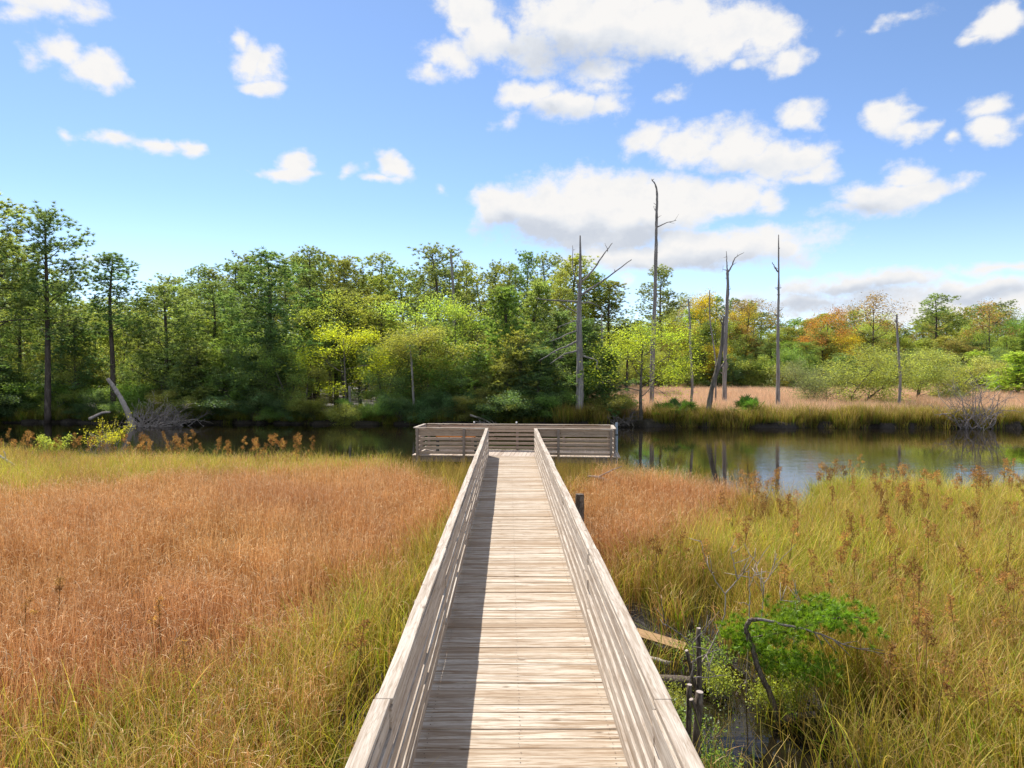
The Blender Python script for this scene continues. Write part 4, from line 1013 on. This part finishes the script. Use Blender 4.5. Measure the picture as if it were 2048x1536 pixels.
for i, lp in enumerate(limbs):
    q = bez([rel(a, b_, 7.8+.12*i-.1) for a, b_ in lp], 6, .003); mb = MB(); mb.tube(q, taper(len(q), .016 if i == 0 else .011, .004), 6)
    if i == 0:
        for k in range(9):
            j = rng.integers(len(q)//2, len(q)); e = q[j]+np.array([rng.uniform(.1, .4), rng.normal(0, .1), rng.uniform(-.22, .05)]); mb.tube([q[j], (q[j]+e)/2+rng.normal(0, .015, 3), e], [.007, .005, .002], 4)
    mb.build('limb', M['twig'] if i == 0 else M['near_bark'], t, True)
    if i > 0:
        for k in range(260 if i in (1, 2, 4) else 120):
            j = rng.integers(2, len(q)); c = q[j]+rng.normal(0, 1, 3)*np.array([.12, .15, .075])+np.array([0, 0, .02]); C.append(c); D.append(unit(rng.normal(0, .6, 3)+np.array([.35, 0, .55])))
C = np.array(C); D = np.array(D)
V, F = tri_needles(C, D, 40, .075, .007, .6); f = link('crown', mesh_from('crown', V, F, M['scale_leaf']), t); f.color = (.22, .36, .03, 1)

def stump(label, px, topy, Y, r, lean=(0, 0), fork=None, group=None):
    p = at(px, topy, Y); b0 = Vector((p.x-lean[0], p.y-lean[1], -.35)); t = thing('cut_stump', label, 'stump', b0, 0, group); q = bez([Vector((0, 0, 0)), (p-b0)*.5+Vector((rng.normal(0, .01), 0, 0)), p-b0], 6, .002)
    mb = MB(); r *= .85; mb.tube(q, taper(len(q), r*1.35, r)*rng.uniform(.94, 1.06, len(q)), 10); mb.build('trunk', M['near_bark'], t, True)
    d = q[-1]-q[-2]; d /= np.linalg.norm(d); mb = MB(); mb.tube([q[-1]-d*.004, q[-1]+d*.004], [r*.97, r*.94], 10); mb.build('cut_face', M['drift'], t)
    if fork:
        e = rel2(fork, Y-.02, b0); s_ = q[-3]; mb = MB(); mb.tube(bez([s_, e], 4), taper(5, r*.75, r*.6), 8); mb.build('branch', M['near_bark'], t, True)
        dd = unit(e-s_); mb = MB(); mb.tube([e-dd*.003, e+dd*.004], [r*.59, r*.57], 9); mb.build('cut_face', M['drift'], t)
    return t
def rel2(pp, Y, b0): return np.array(tuple(at(pp[0], pp[1], Y)-b0))
stump('thick sawn stump with a sawn side branch beside the right railing, nearest of the stumps', 1403, 1390, 6.35, .040, (.02, 0), (1386, 1405))
stump('thinner sawn stump just left of the thick forked stump', 1382, 1376, 6.7, .030, (.03, 0))
stump('tall thin sawn stem standing behind the two sawn stumps', 1400, 1260, 7.7, .030, (-.01, 0))
stump('slanting sawn stem leaning between the railing and the tall thin stem', 1376, 1306, 7.6, .024, (-.32, -.25))
def sapling(label, Y, stems, r0, mat='drift'):
    P0 = at(*stems[0][0], Y); g_ = Vector((P0.x, P0.y, gz(P0.x, P0.y)-.1)); t = thing('bare_sapling', label, 'sapling', g_, 0, 'bare pale saplings by the pool')
    for i, st in enumerate(stems):
        P = [at(a, b_, Y)-g_ for a, b_ in st]
        if i == 0: P = [Vector((P[0].x-.02, 0, 0))]+P
        q = bez(P, 6, .003); mb = MB(); mb.tube(q, taper(len(q), r0 if i == 0 else r0*.6, r0*.45 if i == 0 else .003), 6)
        for k in range(4 if i else 1):
            j = rng.integers(len(q)//3, len(q)); d = rng.normal(0, .5, 3)+np.array([0, 0, .5]); l_ = rng.uniform(.12, .32); mb.tube([q[j], q[j]+d*l_*.5, q[j]+d*l_+rng.normal(0, .02, 3)], [.005, .004, .0018], 4)
        mb.build('stem' if i == 0 else 'branch', M[mat], t, True)
sapling('pale leafless forked sapling beside the dark pool', 8.4, [[(1402, 1345), (1425, 1300), (1448, 1245), (1454, 1215), (1453, 1190)], [(1453, 1190), (1432, 1160), (1415, 1125), (1404, 1085)], [(1453, 1192), (1478, 1162), (1495, 1140), (1512, 1115)], [(1478, 1162), (1470, 1130), (1464, 1100)]], .013)
sapling('straight pale leafless stem rising above the bend of the broken cedar', 8.3, [[(1501, 1245), (1503, 1200), (1500, 1140)], [(1503, 1175), (1512, 1150), (1520, 1125)]], .009)
sapling('pale leafless twig right of the straight stem, forked at the top', 8.9, [[(1527, 1240), (1530, 1205), (1532, 1170)], [(1532, 1170), (1545, 1148), (1557, 1110)], [(1532, 1170), (1518, 1155), (1505, 1135)], [(1530, 1200), (1524, 1160)]], .010)
sapling('small pale twig in the sedge at the tip of the broken cedar', 8.2, [[(1594, 1230), (1596, 1212), (1605, 1205)], [(1605, 1205), (1600, 1195), (1594, 1190)], [(1596, 1212), (1580, 1205), (1565, 1204)]], .008)
sapling('tangled pale twigs around the sawn stumps', 7.3, [[(1376, 1420), (1390, 1330), (1388, 1290)], [(1388, 1290), (1360, 1270), (1330, 1250)], [(1388, 1292), (1400, 1275), (1412, 1270)], [(1385, 1330), (1410, 1315), (1445, 1302)], [(1390, 1360), (1420, 1360), (1436, 1357)]], .010, 'twig')
t = thing('sawn_log', 'short sawn log lying at the edge of the dark pool', 'log', (2.02, 8.55, .02)); mb = MB(); q = [Vector((-.25, .05, .04)), Vector((.1, 0, .05)), Vector((.42, -.10, .06))]; mb.tube(q, [.085, .08, .075], 12); mb.build('log', M['near_bark'], t, True)
mb = MB(); mb.tube([Vector((.42, -.10, .06)), Vector((.427, -.102, .06))], [.073, .071], 12); mb.build('cut_face', M['drift'], t)
t = thing('board', 'loose fresh yellow board lying in the mud beside the right railing', 'board', (2.12, 9.75, .14), R(-28)); t.rotation_euler = (R(28), R(6), R(-30)); mb = MB(); mb.box(-.36, .36, -.07, .07, -.015, .015); mb.build('plank', M['fresh_wood'], t, bevel=.004)
t = thing('driftwood', 'short pale stick lying in the mud in front of the yellow board', 'driftwood', (1.75, 9.15, .06)); mb = MB(); q = bez([Vector((-.2, .1, .03)), Vector((.1, 0, .05)), Vector((.34, -.12, .04))], 5, .004); mb.tube(q, taper(len(q), .045, .03), 9); mb.build('limb', M['drift'], t, True)
t = thing('driftwood', 'curved brown root lying at the far side of the dark pool under the cedar', 'driftwood', at(1590, 1455, 7.5)); mb = MB(); q = bez([Vector((-.05, .1, -.02)), Vector((.12, .05, .06)), Vector((.26, 0, .10))], 5, .004); mb.tube(q, taper(len(q), .05, .035), 9); mb.build('limb', M['bark'], t, True)
for (px, py, Y, W, H, col, lab) in ((1415, 1330, 9.0, .40, .40, 'green', 'dark green leafy growth behind the tall thin sawn stem'), (1345, 1395, 7.8, .22, .40, 'olive', 'dull green sprigs against the right railing by the sawn log'), (1600, 1400, 7.9, .30, .40, 'lime', 'low leafy plant under the right end of the broken cedar'), (1450, 1345, 8.3, .34, .42, 'lime', 'low bright green leafy bush under the bent cedar'), (1365, 1440, 6.9, .22, .55, 'green', 'green feathery bush between railing and sawn stumps'), (1530, 1385, 8.0, .26, .40, 'lime', 'small green leafy plant at the foot of the bent cedar'), (1432, 1500, 6.5, .16, .34, 'green', 'green sprig in front of the thick sawn stump')):
    c = at(px, py, Y); leafy_bush(lab, Vector((c.x, c.y, max(-.05, gz(c.x, c.y)))), W, H, 11, col, 20, .036, 3, r=.006)

# ------------------------------------------------------------------ sky with clouds
SUN_AZ, SUN_EL = R(-29), R(50)              # azimuth from +Y towards +X; the sun stands ahead on the left
w = bpy.data.worlds.new('World'); sc.world = w; w.use_nodes = True
nt = w.node_tree; nt.nodes.clear(); wo = nt.nodes.new('ShaderNodeOutputWorld'); bg = nt.nodes.new('ShaderNodeBackground'); L(nt, bg.outputs[0], wo.inputs[0])
sky = N(nt, 'ShaderNodeTexSky', sky_type='NISHITA'); sky.sun_disc = False; sky.sun_elevation = SUN_EL; sky.sun_rotation = SUN_AZ
sky.altitude = 0; sky.air_density = .7; sky.dust_density = .06; sky.ozone_density = 3
tc = N(nt, 'ShaderNodeTexCoord'); sp = N(nt, 'ShaderNodeSeparateXYZ'); L(nt, tc.outputs['Generated'], sp.inputs[0])
azn = math_(nt, 'ARCTAN2', sp.outputs[0], sp.outputs[1]); eln = math_(nt, 'ARCSINE', sp.outputs[2])
ae = N(nt, 'ShaderNodeCombineXYZ'); L(nt, azn, ae.inputs[0]); L(nt, eln, ae.inputs[1])
def vm(op, a, b=None, c=None):
    v = nt.nodes.new('ShaderNodeVectorMath'); v.operation = op
    for i, q in enumerate((a, b, c)):
        if q is None: continue
        if isinstance(q, tuple): v.inputs[i].default_value = q
        else: L(nt, q, v.inputs[i])
    return v
# ragged edges: bend the coordinates before asking how near each cloud is
wn = N(nt, 'ShaderNodeTexNoise'); wn.inputs['Scale'].default_value = 15; wn.inputs['Detail'].default_value = 3.; L(nt, vm('MULTIPLY', ae.outputs[0], (1, 1.35, 1)).outputs[0], wn.inputs['Vector'])
wv = vm('MULTIPLY_ADD', vm('SUBTRACT', wn.outputs['Color'], (.5, .5, .5)).outputs[0], (.085, .05, 0), ae.outputs[0]).outputs[0]
def ang(px, py):
    x, y_, z = (px-VX), FOC, (VY-py); return math.atan2(x, y_), math.atan2(z, math.hypot(x, y_))
def field(blobs, vec):
    f = None
    for (px, py, rx, ry, wt) in blobs:
        a, e = ang(px, py); ra = rx/FOC*math.cos(a)*math.cos(a)*1.15; re = ry/FOC*math.cos(e)**2*math.cos(a)*1.2
        v = vm('MULTIPLY_ADD', vec, (1/ra, 1/re, 0), (-a/ra, -e/re, 0)); ln = vm('LENGTH', v.outputs[0]).outputs['Value']
        q = math_(nt, 'MULTIPLY_ADD', ln, -wt, wt)
        f = q if f is None else math_(nt, 'MAXIMUM', f, q)
    return f
CLOUDS = [(100,5,115,38,.9),(50,35,40,28,.6),(140,105,50,38,1),(190,140,65,40,1),(220,165,40,26,.9),(90,130,40,28,.4),(470,90,26,30,.7),(500,125,45,40,.9),(535,140,42,44,.9),(520,180,45,22,.8),
    (165,277,25,13,.55),(245,288,55,20,.75),(305,298,48,20,.85),(375,300,36,20,.85),(590,325,34,26,.9),(580,350,60,20,.9),(512,350,22,12,.4),(792,342,34,28,1),(765,362,42,15,.8),(695,350,30,20,.5),(880,372,20,10,.35),
    (935,30,55,60,1),(975,75,62,62,1),(900,125,60,36,.75),(868,150,42,20,.6),(1060,110,95,50,.85),(1140,50,110,80,1.1),(1230,40,130,80,1.2),(1330,55,140,75,1.2),(1440,75,110,60,1.1),(1530,85,75,48,1),(1570,130,46,30,.9),(1200,140,80,36,.75),
    (1060,195,64,34,1),(1120,212,75,36,1),(1205,215,66,26,.7),(1185,175,60,30,.55),(1300,280,60,36,.8),(1375,300,85,40,.9),(1480,300,90,50,1),(1560,325,95,42,1),(1620,348,60,24,.7),(1530,365,90,26,.5),
    (995,420,62,50,1.1),(1090,425,110,60,1.3),(1200,410,130,72,1.4),(1330,410,130,62,1.3),(1440,400,95,42,1),(1180,465,200,40,1.0),(1540,408,48,30,.75),
    (1420,500,230,42,1.1),(1290,510,180,36,1),(1560,500,100,34,.85),(1180,490,90,26,.6),(1600,235,40,26,.75),(1785,242,52,42,1),(1820,268,42,20,.8),(1965,215,58,30,.9),(1995,250,65,34,1),(1905,283,24,14,.6),
    (1805,345,66,34,.75),(1770,395,110,42,1),(1855,378,80,32,.9),(1690,420,60,20,.6),(1995,40,66,46,.95),(1960,75,50,20,.6),(1800,35,60,14,.40),(1730,62,36,10,.35),(1355,190,34,18,.45),(1480,138,24,12,.5),
    (1690,570,130,26,.9),(1800,562,90,26,.8),(1960,578,150,30,.9),(2000,530,130,16,.7),(1620,600,300,36,.75),(1850,605,330,50,.85),(2100,600,260,50,.8),(1250,565,26,12,.45),(190,512,40,14,.4),(1020,245,22,16,.4),
    (-250,160,160,50,.9),(-420,330,120,40,.8),(2350,150,150,60,.9),(2420,380,180,50,.8)]
f = field(CLOUDS, wv)
n1 = noise(nt, vm('MULTIPLY', ae.outputs[0], (1, 1.3, 1)).outputs[0], 22, 9, .66)
n2 = noise(nt, vm('MULTIPLY_ADD', ae.outputs[0], (1, 1.3, 1), (.012, -.022, 0)).outputs[0], 22, 5, .6)
fd = math_(nt, 'MULTIPLY_ADD', math_(nt, 'SUBTRACT', n1, .5), 1.5, f)
# unseen clouds added behind the viewer as fill, brighter and bluer than those ahead
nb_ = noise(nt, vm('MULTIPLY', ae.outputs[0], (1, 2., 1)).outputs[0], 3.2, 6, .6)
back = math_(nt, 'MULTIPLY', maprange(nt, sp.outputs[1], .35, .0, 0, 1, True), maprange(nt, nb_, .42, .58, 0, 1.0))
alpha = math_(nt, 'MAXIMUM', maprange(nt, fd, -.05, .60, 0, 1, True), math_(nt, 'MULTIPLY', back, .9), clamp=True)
GREY = [(1130,475,200,32,1),(1060,458,110,30,1),(1260,470,140,30,.8),(1400,530,230,22,.6),(1130,115,170,40,.75),(1250,120,120,30,.5),(1700,580,160,16,.65),(1970,590,160,18,.65),(1620,605,260,26,.6),(1740,420,100,18,.5),(1100,232,90,14,.4),(1480,345,120,18,.3)]
gf = field(GREY, wv)
shade = math_(nt, 'ADD', math_(nt, 'MULTIPLY', maprange(nt, gf, -.2, .6, 0, 1, True), .95), math_(nt, 'MULTIPLY', math_(nt, 'SUBTRACT', n1, n2), .9), clamp=True)
cc = ramp(nt, shade, [(0, (1.0, .985, .97)), (.5, (.84, .87, .92)), (1, (.66, .71, .80))])
SKYK = .092
hs = N(nt, 'ShaderNodeHueSaturation'); hs.inputs['Saturation'].default_value = 1.0; L(nt, sky.outputs[0], hs.inputs['Color'])
CLOUD_BRIGHT = 4.75
cl = mix(nt, 1.0, cc, (CLOUD_BRIGHT, CLOUD_BRIGHT, CLOUD_BRIGHT), 'MULTIPLY')
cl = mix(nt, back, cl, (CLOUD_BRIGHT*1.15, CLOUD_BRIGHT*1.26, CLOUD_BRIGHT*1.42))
for nd in nt.nodes:
    if nd.type == 'MIX' : nd.clamp_result = False
veil = maprange(nt, sp.outputs[2], .0, .24, .45, 0, True)
skyc = mix(nt, veil, hs.outputs[0], (5.6, 7.0, 8.6))
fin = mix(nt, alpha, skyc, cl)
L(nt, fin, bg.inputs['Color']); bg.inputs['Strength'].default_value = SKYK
w.cycles.sampling_method = 'MANUAL'; w.cycles.sample_map_resolution = 512

sun = bpy.data.lights.new('sun', 'SUN'); sun.energy = 3.3; sun.angle = R(.5); sun.color = (1, .955, .89)
so = bpy.data.objects.new('sun', sun); COL.objects.link(so)
sd = Vector((math.sin(SUN_AZ)*math.cos(SUN_EL), math.cos(SUN_AZ)*math.cos(SUN_EL), math.sin(SUN_EL)))
so.rotation_euler = sd.to_track_quat('Z', 'Y').to_euler()

cam = bpy.data.cameras.new('camera'); cam.sensor_width = 36; cam.lens = 36*FOC/2048; cam.clip_start = .1; cam.clip_end = 4000
cob = bpy.data.objects.new('camera', cam); COL.objects.link(cob); cob.location = (0, 0, CAMZ)
cob.rotation_euler = (R(90)-math.atan((768-VY)/FOC), 0, -math.atan((1024-VX)/FOC)); sc.camera = cob
sc.view_settings.view_transform = 'Standard'; sc.view_settings.look = 'None'; sc.view_settings.gamma = 1; sc.view_settings.exposure = 1.12
sc.cycles.max_bounces = 8; sc.cycles.transparent_max_bounces = 8; sc.cycles.caustics_reflective = False; sc.cycles.caustics_refractive = False
